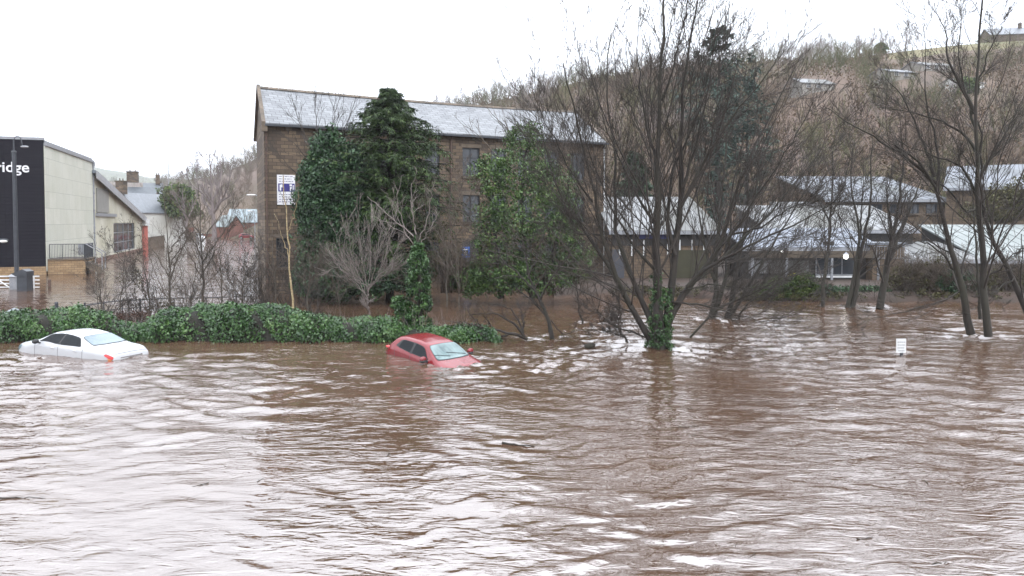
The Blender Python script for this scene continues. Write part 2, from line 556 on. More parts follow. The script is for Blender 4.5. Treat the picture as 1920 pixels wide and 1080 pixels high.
def water_mat():
    m, nt, b, L = new_mat('muddy_flood_water')
    tc = N(nt, 'TexCoord')
    def nz(scale, st, det, rot=0., dist=0., typ=None):
        mp = N(nt, 'Mapping'); mp.inputs['Scale'].default_value = st; mp.inputs['Rotation'].default_value = (0, 0, rot)
        n = N(nt, 'TexNoise'); n.inputs['Scale'].default_value = scale; n.inputs['Detail'].default_value = det
        n.inputs['Distortion'].default_value = dist; n.inputs['Roughness'].default_value = .55
        L(tc.outputs['Object'], mp.inputs[0]); L(mp.outputs[0], n.inputs['Vector'])
        return n
    big = nz(.12, (1, 1.6, 1), 4)
    mud = ramp(nt, [(.3, (.078, .044, .027)), (.55, (.094, .054, .034)), (.75, (.112, .069, .045))])
    L(big.outputs['Fac'], mud.inputs[0])
    # thin broken lines of scum and foam
    fo = nz(.9, (.35, 1.5, 1), 7, .1, 2.2)
    fr = ramp(nt, [(.485, (0, 0, 0)), (.5, (.55, .55, .55)), (.515, (0, 0, 0))])
    fm_ = nz(.5, (.5, 1, 1), 4, .4, .5)
    f2 = ramp(nt, [(.5, (0, 0, 0)), (.62, (1, 1, 1))])
    mlt = N(nt, 'Math', operation='MULTIPLY'); mxf = N(nt, 'Mix', data_type='RGBA'); mxf.inputs[7].default_value = (.26, .22, .19, 1)
    L(fo.outputs['Fac'], fr.inputs[0]); L(fm_.outputs['Fac'], f2.inputs[0]); L(fr.outputs[0], mlt.inputs[0]); L(f2.outputs[0], mlt.inputs[1])
    L(mlt.outputs[0], mxf.inputs[0]); L(mud.outputs[0], mxf.inputs[6])
    L(mxf.outputs[2], b.inputs['Base Color'])
    b.inputs['Roughness'].default_value = .015
    b.inputs['IOR'].default_value = 3.0
    b.inputs['Specular IOR Level'].default_value = .62
    a = nz(3.4, (.42, 1.25, 1), 2.2, .12, 1.1)
    c = nz(9., (.42, 1.15, 1), 1.5, -.15, .9)
    pat = nz(.35, (.6, 1, 1), 3)
    pr = ramp(nt, [(.40, (.15, .15, .15)), (.62, (1, 1, 1))])
    L(pat.outputs['Fac'], pr.inputs[0])
    mu = N(nt, 'Math', operation='MULTIPLY'); L(c.outputs['Fac'], mu.inputs[0]); L(pr.outputs[0], mu.inputs[1])
    b1 = N(nt, 'Bump'); b1.inputs['Strength'].default_value = 1.; b1.inputs['Distance'].default_value = .030
    b2 = N(nt, 'Bump'); b2.inputs['Strength'].default_value = 1.; b2.inputs['Distance'].default_value = .009
    p2 = ramp(nt, [(.36, (.4, .4, .4)), (.58, (1, 1, 1))]); L(pat.outputs['Fac'], p2.inputs[0])
    mu2 = N(nt, 'Math', operation='MULTIPLY'); L(a.outputs['Fac'], mu2.inputs[0]); L(p2.outputs[0], mu2.inputs[1])
    L(mu2.outputs[0], b1.inputs['Height']); L(mu.outputs[0], b2.inputs['Height'])
    L(b1.outputs[0], b2.inputs['Normal']); L(b2.outputs[0], b.inputs['Normal'])
    return m


def spaced(a, b, s0, growth, smax=1e9):
    o = [a]; s = s0
    while o[-1] < b:
        o.append(o[-1] + s); s = min(s * growth, smax)
    return o


xs = spaced(0, 2400, .05, 1.0105)
xs = np.array([-v for v in xs[:0:-1]] + xs)
ys = np.array([-2400, -300, -40, -8, 0, 4] + spaced(6, 2400, .035, 1.0075))
X, Y = np.meshgrid(xs, ys)
fade = np.clip((90 - np.hypot(X, Y)) / 50, 0, 1)
Z = np.where(fade > 0, water_height(X, Y), 0) * fade
V = np.stack([X, Y, Z], -1).reshape(-1, 3)
ny, nx = X.shape
idx = np.arange(ny * nx).reshape(ny, nx)
Q = np.stack([idx[:-1, :-1], idx[:-1, 1:], idx[1:, 1:], idx[1:, :-1]], -1).reshape(-1, 4)
wat = mesh_obj('water', V, Q, water_mat(), smooth=True)
tag(wat, kind='structure')

# ------------------------------------------------------------------ hills
# photograph column: skyline row of the ground, distance of foot, distance of crest
HT = [(-700, 372, 420, 950), (-200, 360, 420, 950), (150, 338, 380, 950), (240, 340, 330, 850), (300, 345, 260, 650), (350, 338, 222, 560), (400, 330, 216, 500),
      (450, 312, 214, 440), (500, 290, 200, 400), (600, 262, 170, 360), (700, 240, 150, 340), (800, 218, 130, 330), (900, 197, 112, 310),
      (1000, 175, 100, 290), (1100, 150, 94, 280), (1200, 133, 92, 275), (1300, 122, 92, 270), (1400, 118, 92, 265), (1500, 112, 92, 258), (1600, 108, 92, 250),
      (1690, 96, 92, 245), (1760, 88, 92, 240), (1840, 80, 92, 238), (1920, 76, 92, 235), (2200, 66, 92, 230), (2700, 40, 92, 230)]
HT = np.array(HT, float)


def hill_row(px):
    y, d0, d1 = [np.interp(px, HT[:, 0], HT[:, i]) for i in (1, 2, 3)]
    return d0, d1, float(P(px, y, d1)[2])


def hill_z(px, s):
    """height at fraction s of the way from foot to crest; s may exceed 1"""
    d0, d1, z1 = hill_row(px)
    f = np.clip(s, 0, 1)
    prof = (f * (1.25 - .25 * f)) if True else f
    z = .3 + (z1 - .3) * prof + (2.0 * math.sin(px * .011 + s * 5) + 1.0 * math.sin(px * .037 - s * 9)) * math.sin(PI * min(s, 1)) * .8
    if s > 1: z = z1 - (s - 1) * 6
    return d0 + (d1 - d0) * s, z


def hill_point(px, s):
    d, z = hill_z(px, s)
    return np.array([(px - 960) / F * d, d, z])


def hill_at(px, py):
    """ground point of the hill seen at a photograph pixel"""
    best = None
    for s in np.linspace(.02, 1, 120):
        p = hill_point(px, s)
        y = 415 - (p[2] - HC) / p[1] * F
        if best is None or abs(y - py) < best[0]: best = (abs(y - py), p)
    return best[1]


cols = np.arange(-700, 2701, 20.)
rows = np.r_[-.06, np.linspace(0, 1, 34), 1.2, 1.8]
V = np.array([[hill_point(c, s) if s >= 0 else hill_point(c, s) * [1, 1, 0] + [0, 0, -1.5] for c in cols] for s in rows]).reshape(-1, 3)
ny, nx = len(rows), len(cols)
idx = np.arange(ny * nx).reshape(ny, nx)
Q = np.stack([idx[:-1, :-1], idx[:-1, 1:], idx[1:, 1:], idx[1:, :-1]], -1).reshape(-1, 4)
gm = mat('hillside_ground', (.12, .08, .05), (.05, .045, .025), .95, .035, detail=10, dirt_or_sheen=(.13, .085, .065))
gf = mat('pasture_grass', (.13, .135, .055), (.17, .13, .07), .95, .08, detail=8)
cq = np.tile(cols[:-1], ny - 1); sq = np.repeat(rows[:-1], nx - 1)
fm = ((cq > 1640) & (sq > .86)).astype(int)
hill = mesh_obj('hillside', V, Q, gm, smooth=True, fmat=fm, mats=[gm, gf])
tag(hill, kind='structure')

# more distant ridge on the left, seen over the roofs
pr_ = [(-900, 300), (-300, 305), (100, 304), (180, 313), (215, 319), (260, 330), (330, 336), (500, 345)]
cc = np.arange(-900, 501, 25.)
V = []
for s, hh in ((0, 0), (.35, .5), (.7, .85), (1, 1), (1.3, .9)):
    for c in cc:
        y = np.interp(c, [a for a, b in pr_], [b for a, b in pr_]) + 1.5 * math.sin(c * .07)
        d = 1100 + 600 * s
        z = P(c, y, 1700)[2] * hh
        V.append([(c - 960) / F * d, d, z])
ny, nx = 5, len(cc)
idx = np.arange(ny * nx).reshape(ny, nx)
Q = np.stack([idx[:-1, :-1], idx[:-1, 1:], idx[1:, 1:], idx[1:, :-1]], -1).reshape(-1, 4)
dm = mat('distant_moor', (.10, .115, .075), (.05, .06, .045), .95, .012, detail=9, dirt_or_sheen=(.14, .15, .09))
tag(mesh_obj('distant_hill', V, Q, dm, smooth=True), kind='structure')

# river bank and yard under the sheds on the right
bankm = mat('red_mud_bank', (.05, .027, .019), (.028, .021, .014), .8, .8, detail=8, bump=.4)
edge = [(1040, 556), (1140, 550), (1240, 552), (1330, 560), (1450, 562), (1560, 564), (1660, 566), (1760, 564), (1900, 566), (2100, 566), (2500, 568)]
V = []
for k, (dd, z) in enumerate([(0, -.3), (.25, .12), (1.0, .45), (3.0, .55), (60, .6)]):
    for (px, py) in edge:
        p = W(px, py)
        V.append([p[0] + rng.normal(0, .03), p[1] + dd * (1.3 if px < 1300 else 1) + rng.normal(0, .05), z])
nx = len(edge)
idx = np.arange(5 * nx).reshape(5, nx)
Q = np.stack([idx[:-1, :-1], idx[:-1, 1:], idx[1:, 1:], idx[1:, :-1]], -1).reshape(-1, 4)
tag(mesh_obj('river_bank', V, Q, bankm, smooth=True), kind='structure')
# ------------------------------------------------------------------ buildings
def wall_holes(o, u, length, z0, z1, holes, th, nrm, top=None):
    """wall face from o along u with rectangular openings, with reveals of depth th going into -nrm"""
    mb = MB(); o = np.asarray(o, float); u = np.asarray(u, float); nrm = np.asarray(nrm, float)
    ts = sorted({0, length} | {h[0] for h in holes} | {h[1] for h in holes})
    zs = sorted({z0, z1} | {h[2] for h in holes} | {h[3] for h in holes})
    pt = lambda t, z, d=0: o + u * t + np.array([0, 0, z]) - nrm * d
    for i in range(len(ts) - 1):
        for j in range(len(zs) - 1):
            tc, zc = (ts[i] + ts[i + 1]) / 2, (zs[j] + zs[j + 1]) / 2
            if any(h[0] < tc < h[1] and h[2] < zc < h[3] for h in holes): continue
            mb.poly([pt(ts[i], zs[j]), pt(ts[i + 1], zs[j]), pt(ts[i + 1], zs[j + 1]), pt(ts[i], zs[j + 1])])
    for a, b, c, d in holes:
        for q in ([(a, c), (b, c)], [(b, c), (b, d)], [(b, d), (a, d)], [(a, d), (a, c)]):
            mb.poly([pt(*q[0]), pt(*q[0], th), pt(*q[1], th), pt(*q[1])])
    return mb


def window(parent, o, u, nrm, h, th=.16, mf='white_metal', nx=2, nz=2, sill=None, label=None, fw=.07, lit=None):
    """frame with bars, its pane as a sub-part, and a sill"""
    o = np.asarray(o, float); u = np.asarray(u, float); nrm = np.asarray(nrm, float)
    a, b, c, d = h
    pt = lambda t, z, dd: o + u * t + np.array([0, 0, z]) - nrm * dd
    f = MB(); zz = np.array([0, 0, 1.0]); dp = th * .72
    nn = nrm * .06
    f.box(pt(a, c, dp), u * fw, zz * (d - c), nn); f.box(pt(b - fw, c, dp), u * fw, zz * (d - c), nn)
    f.box(pt(a + fw, c, dp), u * (b - a - 2 * fw), zz * fw, nn); f.box(pt(a + fw, d - fw, dp), u * (b - a - 2 * fw), zz * fw, nn)
    for i in range(1, nx):
        f.box(pt(a + (b - a) * i / nx - fw * .3, c + fw, dp), u * fw * .6, zz * (d - c - 2 * fw), nn * .9)
    for i in range(1, nz):
        f.box(pt(a + fw, c + (d - c) * i / nz - fw * .3, dp), u * (b - a - 2 * fw), zz * fw * .6, nn * .8)
    fo = f.build('window', M[mf], parent, base=np.array(parent.location))
    if label: fo['label'] = label
    g = MB().poly([pt(a + fw * .5, c + fw * .5, dp + .01), pt(b - fw * .5, c + fw * .5, dp + .01), pt(b - fw * .5, d - fw * .5, dp + .01), pt(a + fw * .5, d - fw * .5, dp + .01)])
    g.build('pane', lit or M['glass_dark'], fo, base=np.array(parent.location))
    if sill:
        MB().box(pt(a - .1, c - .16, .1), u * (b - a + .2), zz * .155, nrm * .2).build('sill', M[sill], fo, base=np.array(parent.location))
    return fo


Z3 = np.array([0, 0, 1.0])
# ---- the stone mill
MO = np.array([-16.2, 49.0, 0]); ME = np.array([7.55, 61.0, 0])
MLn = float(np.linalg.norm(ME - MO)); mu_ = (ME - MO) / MLn
mn_ = np.array([mu_[1], -mu_[0], 0]); md_ = np.array([-.365, .931, 0])
EZ, RZ, MD = 11.2, 14.1, 10.4
stone = brick_mat('mill_stone', mu_, (.20, .145, .095), (.075, .055, .042), (.04, .032, .026), .52, .235, .016, dirtamt=.75, dirt_or_sheen=(.045, .035, .028))
stone2 = brick_mat('mill_gable_stone', (0, 1), (.16, .12, .09), (.10, .075, .055), (.05, .04, .03), .52, .235, .016)
rs = (md_ * 5.2 + Z3 * 2.9); rs = rs / np.linalg.norm(rs)
slate = brick_mat('mill_stone_slates', mu_, (.21, .22, .23), (.125, .13, .14), (.045, .045, .05), .62, .42, .022, rough=.5, slope=rs, spec=.35, dirt_or_sheen=(.24, .25, .26), dirtamt=.5, bump=.9)
slate_r = mat('mill_rear_slates', (.3, .31, .32), (.2, .2, .21), .5, 1)
M['sandstone'] = mat('dressed_sandstone', (.17, .13, .095), (.09, .07, .05), .8, 3, dirt_or_sheen=(.06, .05, .04))
mill = thing('stone_mill', MO, 'long brown stone mill with a pale slate roof, half hidden by ivy and evergreens', 'mill')
holes = []
wins = []
def mill_t(px):      # distance along the front wall at a photograph column
    k = (px - 960) / F
    return (k * MO[1] - MO[0]) / (mu_[0] - k * mu_[1])
for px, wd in ((600, 1.25), (655, 1.25), (712, 1.25), (764, 1.25), (811, 1.15), (884, 1.4), (935, 1.25), (985, 1.25), (1035, 1.3), (1083, 1.3)):
    t = mill_t(px)
    wins.append((t - wd / 2, t + wd / 2, 8.15, 10.25)); wins.append((t - wd / 2, t + wd / 2, 4.75, 6.75))
    if px > 790: wins.append((t - wd / 2, t + wd / 2, 1.5, 3.3))
t0 = mill_t(530); wins.append((t0 - .42, t0 + .42, 1.75, 3.7))
wm = wall_holes(MO, mu_, MLn, -1.5, EZ, wins, .28, mn_)
g0 = [MO, MO + md_ * MD]
for A, far in ((MO, False), (ME, True)):
    B_ = A + md_ * MD
    p = [A + Z3 * -1.5, B_ + Z3 * -1.5, B_ + Z3 * EZ, A + md_ * MD / 2 + Z3 * RZ, A + Z3 * EZ]
    wm.poly(p if far else p[::-1])
wm.poly([MO + md_ * MD - Z3 * 1.5, MO + md_ * MD + Z3 * EZ, ME + md_ * MD + Z3 * EZ, ME + md_ * MD - Z3 * 1.5])
wm.build('wall', stone, mill)
for i, h in enumerate(wins):
    f = window(mill, MO, mu_, mn_, h, .28, 'dark_metal', 2, 3, 'sandstone')
    # stone lintel, proud of the wall
    MB().box(MO + mu_ * (h[0] - .12) + Z3 * (h[3] + .01) - mn_ * .02, mu_ * (h[1] - h[0] + .24), Z3 * .26, mn_ * .045).build('lintel', M['sandstone'], f, base=MO)
ov = mn_ * .38
rt = .14
rn = np.cross(mu_, rs); rn = rn if rn[2] > 0 else -rn
roof = MB()
# slight sag in the ridge: two pitches of seven strips
K = 12
for side in (0, 1):
    for i in range(K):
        pts = []
        for (a, top) in ((i, 0), (i + 1, 0), (i + 1, 1), (i, 1)):
            t = MLn * a / K
            sag = -.16 * math.sin(PI * a / K)
            e = (MO + ov * 1 - Z3 * .18) if side == 0 else (MO + md_ * (MD + .35) - Z3 * .18)
            b0 = e + mu_ * t + Z3 * (EZ + .06) if not top else MO + md_ * MD / 2 + mu_ * t + Z3 * (RZ + .12 + sag)
            pts.append(b0)
        if side: pts = pts[::-1]
        roof.prism(pts, Z3 * .13)
ro = roof.build('roof', slate, mill)
rg = MB()
for i in range(40):
    a = MLn * i / 40
    sag = -.16 * math.sin(PI * i / 40)
    rg.prism([MO + md_ * (MD / 2 - .2) + mu_ * (a + .01) + Z3 * (RZ + .2 + sag), MO + md_ * (MD / 2) + mu_ * (a + .01) + Z3 * (RZ + .38 + sag), MO + md_ * (MD / 2 + .2) + mu_ * (a + .01) + Z3 * (RZ + .2 + sag)], mu_ * (MLn / 40 - .02))
rg.build('ridge_tiles', M['sandstone'], ro, base=MO)
for A in (MO - mu_ * .2, ME - mu_ * .12):
    cp = MB()
    e0 = A + mn_ * .42 + Z3 * (EZ - .12); rdg = A + md_ * MD / 2 + Z3 * (RZ + .3)
    cp.box(e0, mu_ * .24, rdg - e0, Z3 * .2)
    e1 = A + md_ * (MD + .4) + Z3 * (EZ - .12)
    cp.box(e1, mu_ * .24, rdg - e1, Z3 * .2)
    cp.box(A + mn_ * .1 + Z3 * (EZ - .55), mu_ * .36, mn_ * .34, Z3 * .42)
    cp.build('gable_coping', M['sandstone'], mill)
MB().box(MO + mn_ * .36 + Z3 * (EZ - .2), mu_ * (MLn + .1), mn_ * .13, Z3 * .13).build('gutter', M['dark_metal'], mill)
for t, z0_ in ((.12, -.5), (MLn - .1, -.5), (mill_t(845), -.5)):
    d = MB(); b0 = MO + mu_ * t + mn_ * .1
    d.cyl(b0 + Z3 * z0_, b0 + Z3 * (EZ - .5), .055); d.cyl(b0 + Z3 * (EZ - .5), b0 + mn_ * .3 + Z3 * (EZ - .12), .055)
    for zz in (2, 4.5, 7, 9.5): d.cyl(b0 + Z3 * zz, b0 + Z3 * (zz + .09), .085)
    d.build('drainpipe', M['white_metal'] if t > 20 else M['rust'], mill)

# sign board on the mill
sg_p = MO + mu_ * mill_t(520) + mn_ * .06
sgn = thing('sign_board', sg_p + Z3 * 6.2, 'tall white notice board with a blue band on the left end of the mill', 'sign')
z1s = float(P(520, 328, 49.6)[2]); z0s = float(P(520, 384, 49.6)[2]); wS = 1.16
M['sign_white'] = mat('sign_white', (.8, .8, .82), (.7, .7, .74), .5, 3)
M['sign_blue'] = mat('sign_blue', (.035, .03, .22), (.03, .025, .16), .5, 3)
M['sign_grey'] = mat('sign_print', (.22, .22, .32), (.16, .16, .24), .6, 3)
MB().box(sg_p + Z3 * z0s, mu_ * wS, Z3 * (z1s - z0s), mn_ * .05).build('board', M['sign_white'], sgn)
hh = z1s - z0s
MB().box(sg_p + mu_ * .07 + mn_ * .052 + Z3 * (z0s + hh * .44), mu_ * (wS - .1), Z3 * hh * .27, mn_ * .006).build('blue_band', M['sign_blue'], sgn)
for (a, b, c, d) in ((.16, .10, .47, .2), (.24, .10, .58, .1), (.82, .12, .47, .13), (.8, .16, .62, .07), (1.0, .07, .50, .16)):
    MB().box(sg_p + mu_ * a + mn_ * .059 + Z3 * (z0s + hh * c), mu_ * b, Z3 * hh * d, mn_ * .005).build('letter', M['sign_white'], sgn)
for row, z in enumerate((.93, .85, .77, .33, .25, .17, .09)):
    x = .12; pr = MB()
    while x < wS - .2:
        l = rng.uniform(.06, .2)
        pr.box(sg_p + mu_ * x + mn_ * .052 + Z3 * (z0s + hh * z), mu_ * l, Z3 * .05, mn_ * .004); x += l + .05
    pr.build('text_line', M['sign_grey'], sgn)
bs = P(872, 474, 53.3)
bsg = thing('parking_sign', bs, 'small blue sign with a pale symbol low on the wall of the mill', 'sign')
bl = mat('blue_sign', (.04, .12, .42), (.03, .1, .34), .45, 3)
q = MO + mu_ * mill_t(865) + mn_ * .06
MB().box(q + Z3 * (bs[2] - .42), mu_ * .62, Z3 * .78, mn_ * .04).build('board', bl, bsg)
MB().box(q + mu_ * .2 + mn_ * .042 + Z3 * (bs[2] - .26), mu_ * .2, Z3 * .3, mn_ * .005).box(q + mu_ * .12 + mn_ * .042 + Z3 * (bs[2] + .12), mu_ * .36, Z3 * .08, mn_ * .005).build('symbol', M['sign_white'], bsg)

# ---- clad building on the left
LC = np.array([-41.9, 67.0, 0]); lu = np.array([-.3225, .9466, 0]); ln_ = np.array([.9466, .3225, 0]); lf = np.array([-.9466, -.3225, 0])
S1 = 20.6
lb = thing('station_building', LC, 'tall building with a black clad front carrying white letters and a pale panelled side wall', 'building')
black = brick_mat('black_cladding', lf, (.008, .007, .012), (.010, .009, .014), (.004, .004, .006), 3.0, .3, .012, rough=.8, spec=.15, dirtamt=0, off=0, bump=.8)
cream = brick_mat('pale_panels', lu, (.60, .60, .53), (.53, .54, .47), (.33, .34, .30), 2.6, 1.5, .02, rough=.5, dirt_or_sheen=(.42, .43, .33), dirtamt=.5, off=.5, bump=.25)
yst = brick_mat('yellow_stone_plinth', lf, (.36, .25, .14), (.26, .17, .09), (.15, .1, .07), .45, .2, .014)
redst = brick_mat('wet_stone_plinth', lu, (.24, .14, .10), (.16, .09, .07), (.08, .05, .04), .45, .2, .014)
zt = 12.05
MB().box(LC + Z3 * .75, lf * 22, lu * (S1 - .3) * 1.0, Z3 * (zt - .75)).build('front_block', black, lb)
MB().box(LC + Z3 * (zt + .002) - lf * .06 - lu * .06, lf * 22.1, lu * .3, Z3 * .22).box(LC + Z3 * (zt + .002) - lf * .06 + lu * .24, lf * .3, lu * (S1 - .3), Z3 * .001 + Z3 * -.2).build('parapet_capping', M['grey_metal'], lb)
MB().box(LC - ln_ * .1 + lu * .12 + Z3 * .3, ln_ * .19, lu * S1, Z3 * (zt - .78)).build('side_wall', cream, lb)
MB().box(LC - ln_ * .12 + lu * .1 + Z3 * (zt - .47), ln_ * .36, lu * (S1 + .1), Z3 * .24).build('side_gutter', M['grey_metal'], lb)
MB().box(LC - lu * .0 + Z3 * -1.2 + ln_ * .02 - lu * .04, lf * 22, lu * 3, Z3 * 1.94).build('plinth', yst, lb)
d = MB(); p = LC + lu * (S1 + .05) + ln_ * .12
d.cyl(p, p + Z3 * (zt - .6), .12); d.box(p - lu * .2 - ln_ * .1 + Z3 * (zt - .9), lu * .4, ln_ * .3, Z3 * .5)
for zz in (2, 4, 6, 8, 10): d.cyl(p + Z3 * zz, p + Z3 * (zz + .12), .17)
d.build('drainpipe', M['grey_metal'], lb)
# white letters on the black front
txt = bpy.data.curves.new('letters', 'FONT'); txt.body = 'ridge'; txt.size = 1.27; txt.extrude = .03; txt.offset = .017; txt.space_character = 1.02
to = bpy.data.objects.new('tmp', txt); COL.objects.link(to)
bpy.context.view_layer.update()
me = bpy.data.meshes.new_from_object(to.evaluated_get(bpy.context.evaluated_depsgraph_get()))
bpy.data.objects.remove(to)
letters = bpy.data.objects.new('lettering', me); COL.objects.link(letters)
me.materials.clear(); me.materials.append(M['sign_white'])
letters.parent = lb
wl = max(v.co.x for v in me.vertices)
pe = 1.12                                   # gap from the last letter to the corner
org = LC + lf * (pe + wl)
zl = float(P(0, 322, 66.)[2])
letters.matrix_local = Matrix(((-lf[0], 0, -lu[0], lf[0] * (pe + wl) - lu[0] * .035), (-lf[1], 0, -lu[1], lf[1] * (pe + wl) - lu[1] * .035), (0, 1, 0, zl), (0, 0, 0, 1)))
# bulkhead lamp low on the black wall
lm = thing('bulkhead_lamp', P(8, 450, 65.9), 'small round lamp with a white lower glass on the black wall', 'wall lamp')
q = LC + lf * 3.2 - lu * .02; q = q + Z3 * P(8, 450, 66.)[2]
lit = mat('lamp_glass', (.8, .8, .78), (.75, .75, .73), .3, 3)
MB().ball(q, .42, .16, .16, rot=math.atan2(lf[1], lf[0])).build('housing', M['dark_metal'], lm)
MB().ball(q - lu * .04 - Z3 * .10, .34, .16, .16, rot=math.atan2(lf[1], lf[0])).build('glass', lit, lm)
# entrance landing with railings
ld = thing('landing', LC + lu * .5 + ln_ * .2, 'stone landing with metal railings and steps against the pale panelled wall', 'landing')
LZ = float(P(120, 487, 68.5)[2])
MB().box(LC + lu * .2 + ln_ * .12 - Z3 * 1.2, ln_ * 3.0, lu * 4.2, Z3 * (LZ + 1.2)).build('base', yst, ld)
MB().box(LC + lu * .15 + ln_ * .12 + Z3 * (LZ + .002), ln_ * 3.1, lu * 4.3, Z3 * .12).build('coping', M['sandstone'], ld)
rl = MB(); b0 = LC + lu * .35 + ln_ * .25 + Z3 * (LZ + .1)
for (a, dirn, n) in ((b0, ln_ * 2.75, 22), (b0 + ln_ * 2.75, lu * 3.9, 24)):
    for i in range(n + 1):
        q = a + dirn * i / n
        rl.cyl(q, q + Z3 * 1.35, .035 if i % 8 == 0 else .016, n=6)
    rl.cyl(a + Z3 * 1.35, a + dirn + Z3 * 1.35, .035, n=6); rl.cyl(a + Z3 * .1, a + dirn + Z3 * .1, .025, n=6)
rl.build('railing', M['dark_metal'], ld)
st = MB(); e = b0 + ln_ * 2.9
for i in range(4): st.box(e + ln_ * .3 * i - Z3 * (.18 + .17 * i + .1) , ln_ * .3, lu * 1.6, Z3 * -.6)
st.build('steps', M['sandstone'], ld)
hr = MB()
for o_ in (0, 1.55):
    hr.cyl(e + lu * o_ + Z3 * 1.35, e + lu * o_ + ln_ * 1.3 + Z3 * .5, .045, n=6); hr.cyl(e + lu * o_ + ln_ * 1.3 + Z3 * .5, e + lu * o_ + ln_ * 1.3 - Z3 * 1., .045, n=6)
hr.box(b0 + ln_ * 1.5 + lu * 3.9 + Z3 * .2, ln_ * 1.15, lu * .03, Z3 * 1.05)
hr.build('handrail', M['grey_metal'], ld)

# lower wing with the single sloping roof
wing = thing('gabled_wing', LC + lu * S1, 'low pale wing with a steeply sloping roof edge behind the black fronted building', 'building')
def wl_(s, z, o=0): return LC + lu * s + Z3 * z + ln_ * o
cream2 = mat('cream_render', (.62, .60, .50), (.52, .51, .43), .7, .8, dirt_or_sheen=(.40, .38, .28), bump=.1)
zA, zB = 10.3, 5.3; sA, sB = S1 + .2, 59.5
w1 = wl_(0, 0)
wh = (sA + 14.0, 0, 0, 0)
def st_px(px):
    k = (px - 960) / F
    return (k * LC[1] - LC[0]) / (lu[0] - k * lu[1])
wa, wb = st_px(213), st_px(252)
dm_ = (wa + wb) / 2
zw0, zw1 = float(P(232, 470, (LC + lu * dm_)[1])[2]), float(P(232, 418, (LC + lu * dm_)[1])[2])
gw = wall_holes(wl_(0, 0, -.05), lu, sB, .4, zB - .3, [(wa, wb, zw0 + .1, zw1 - .0 if zw1 < zB - .4 else zB - .4)], .25, ln_)
gw.V = []; gw.Fc = []
zw1 = min(zw1, 5.2)
hb = [(sA, .35), (wa, .35), (wa, zw0), (wa, zw1)]
top = lambda s: zA + (zB - zA) * (s - sA) / (sB - sA)
gw.poly([wl_(sA, .3), wl_(wa, .3), wl_(wa, top(wa)), wl_(sA, top(sA))])
gw.poly([wl_(wb, .3), wl_(sB, .3), wl_(sB, top(sB)), wl_(wb, top(wb))])
gw.poly([wl_(wa, .3), wl_(wb, .3), wl_(wb, zw0), wl_(wa, zw0)])
gw.poly([wl_(wa, zw1), wl_(wb, zw1), wl_(wb, top(wb)), wl_(wa, top(wa))])
gw.poly([wl_(sB, .3), wl_(sB, .3, -20), wl_(sB, top(sB), -20), wl_(sB, top(sB))])
gw.build('wall', cream2, wing)
window(wing, wl_(0, 0), lu, ln_, (wa, wb, zw0, zw1), .3, 'grey_metal', 4, 3, None, fw=.16)
MB().box(wl_(sA - .6, top(sA) + .05, .5), lu * (sB - sA + 1.4) + Z3 * (zB - zA) * (sB - sA + 1.4) / (sB - sA), -ln_ * 16, Z3 * .35).build('roof', mat('blue_grey_roof', (.16, .185, .22), (.12, .14, .165), .35, .6, spec=.7), wing)
MB().box(wl_(sA - .6, top(sA) - .55, .52), lu * (sB - sA + 1.4) + Z3 * (zB - zA) * (sB - sA + 1.4) / (sB - sA), ln_ * .12, Z3 * .9).build('bargeboard', mat('bargeboard', (.36, .37, .39), (.26, .26, .27), .5, 1), wing)
sp0, sp1 = st_px(181), st_px(203)
zp0, zp1 = 5.9, 8.75
MB().box(wl_(sp0, zp0, .02), lu * (sp1 - sp0), ln_ * .12, Z3 * (zp1 - zp0)).build('grey_panel', mat('grey_panel', (.25, .245, .225), (.21, .205, .19), .6, 1), wing)
MB().box(wl_(sp0 - .3, zp0 - .5, .02), lu * (sp1 - sp0 + 5.5), ln_ * .2, Z3 * .4).build('ledge', M['grey_metal'], wing)
MB().box(wl_(sA, -1.2, -.1), lu * (sB - sA + .1), ln_ * .2, Z3 * 1.65).build('plinth', redst, wing)
pb = MB(); q = wl_(sB + .5, 0, .2)
MB().cyl(q - Z3, q + Z3 * 4.1, .62, n=14).build('red_pillar', mat('red_paint', (.46, .13, .10), (.36, .10, .08), .5, 1), wing)
MB().box(q + Z3 * 4.102 - lu * .8 - ln_ * .8, lu * 1.6, ln_ * 1.6, Z3 * 1.0).build('pillar_cap', M['white_metal'], wing)

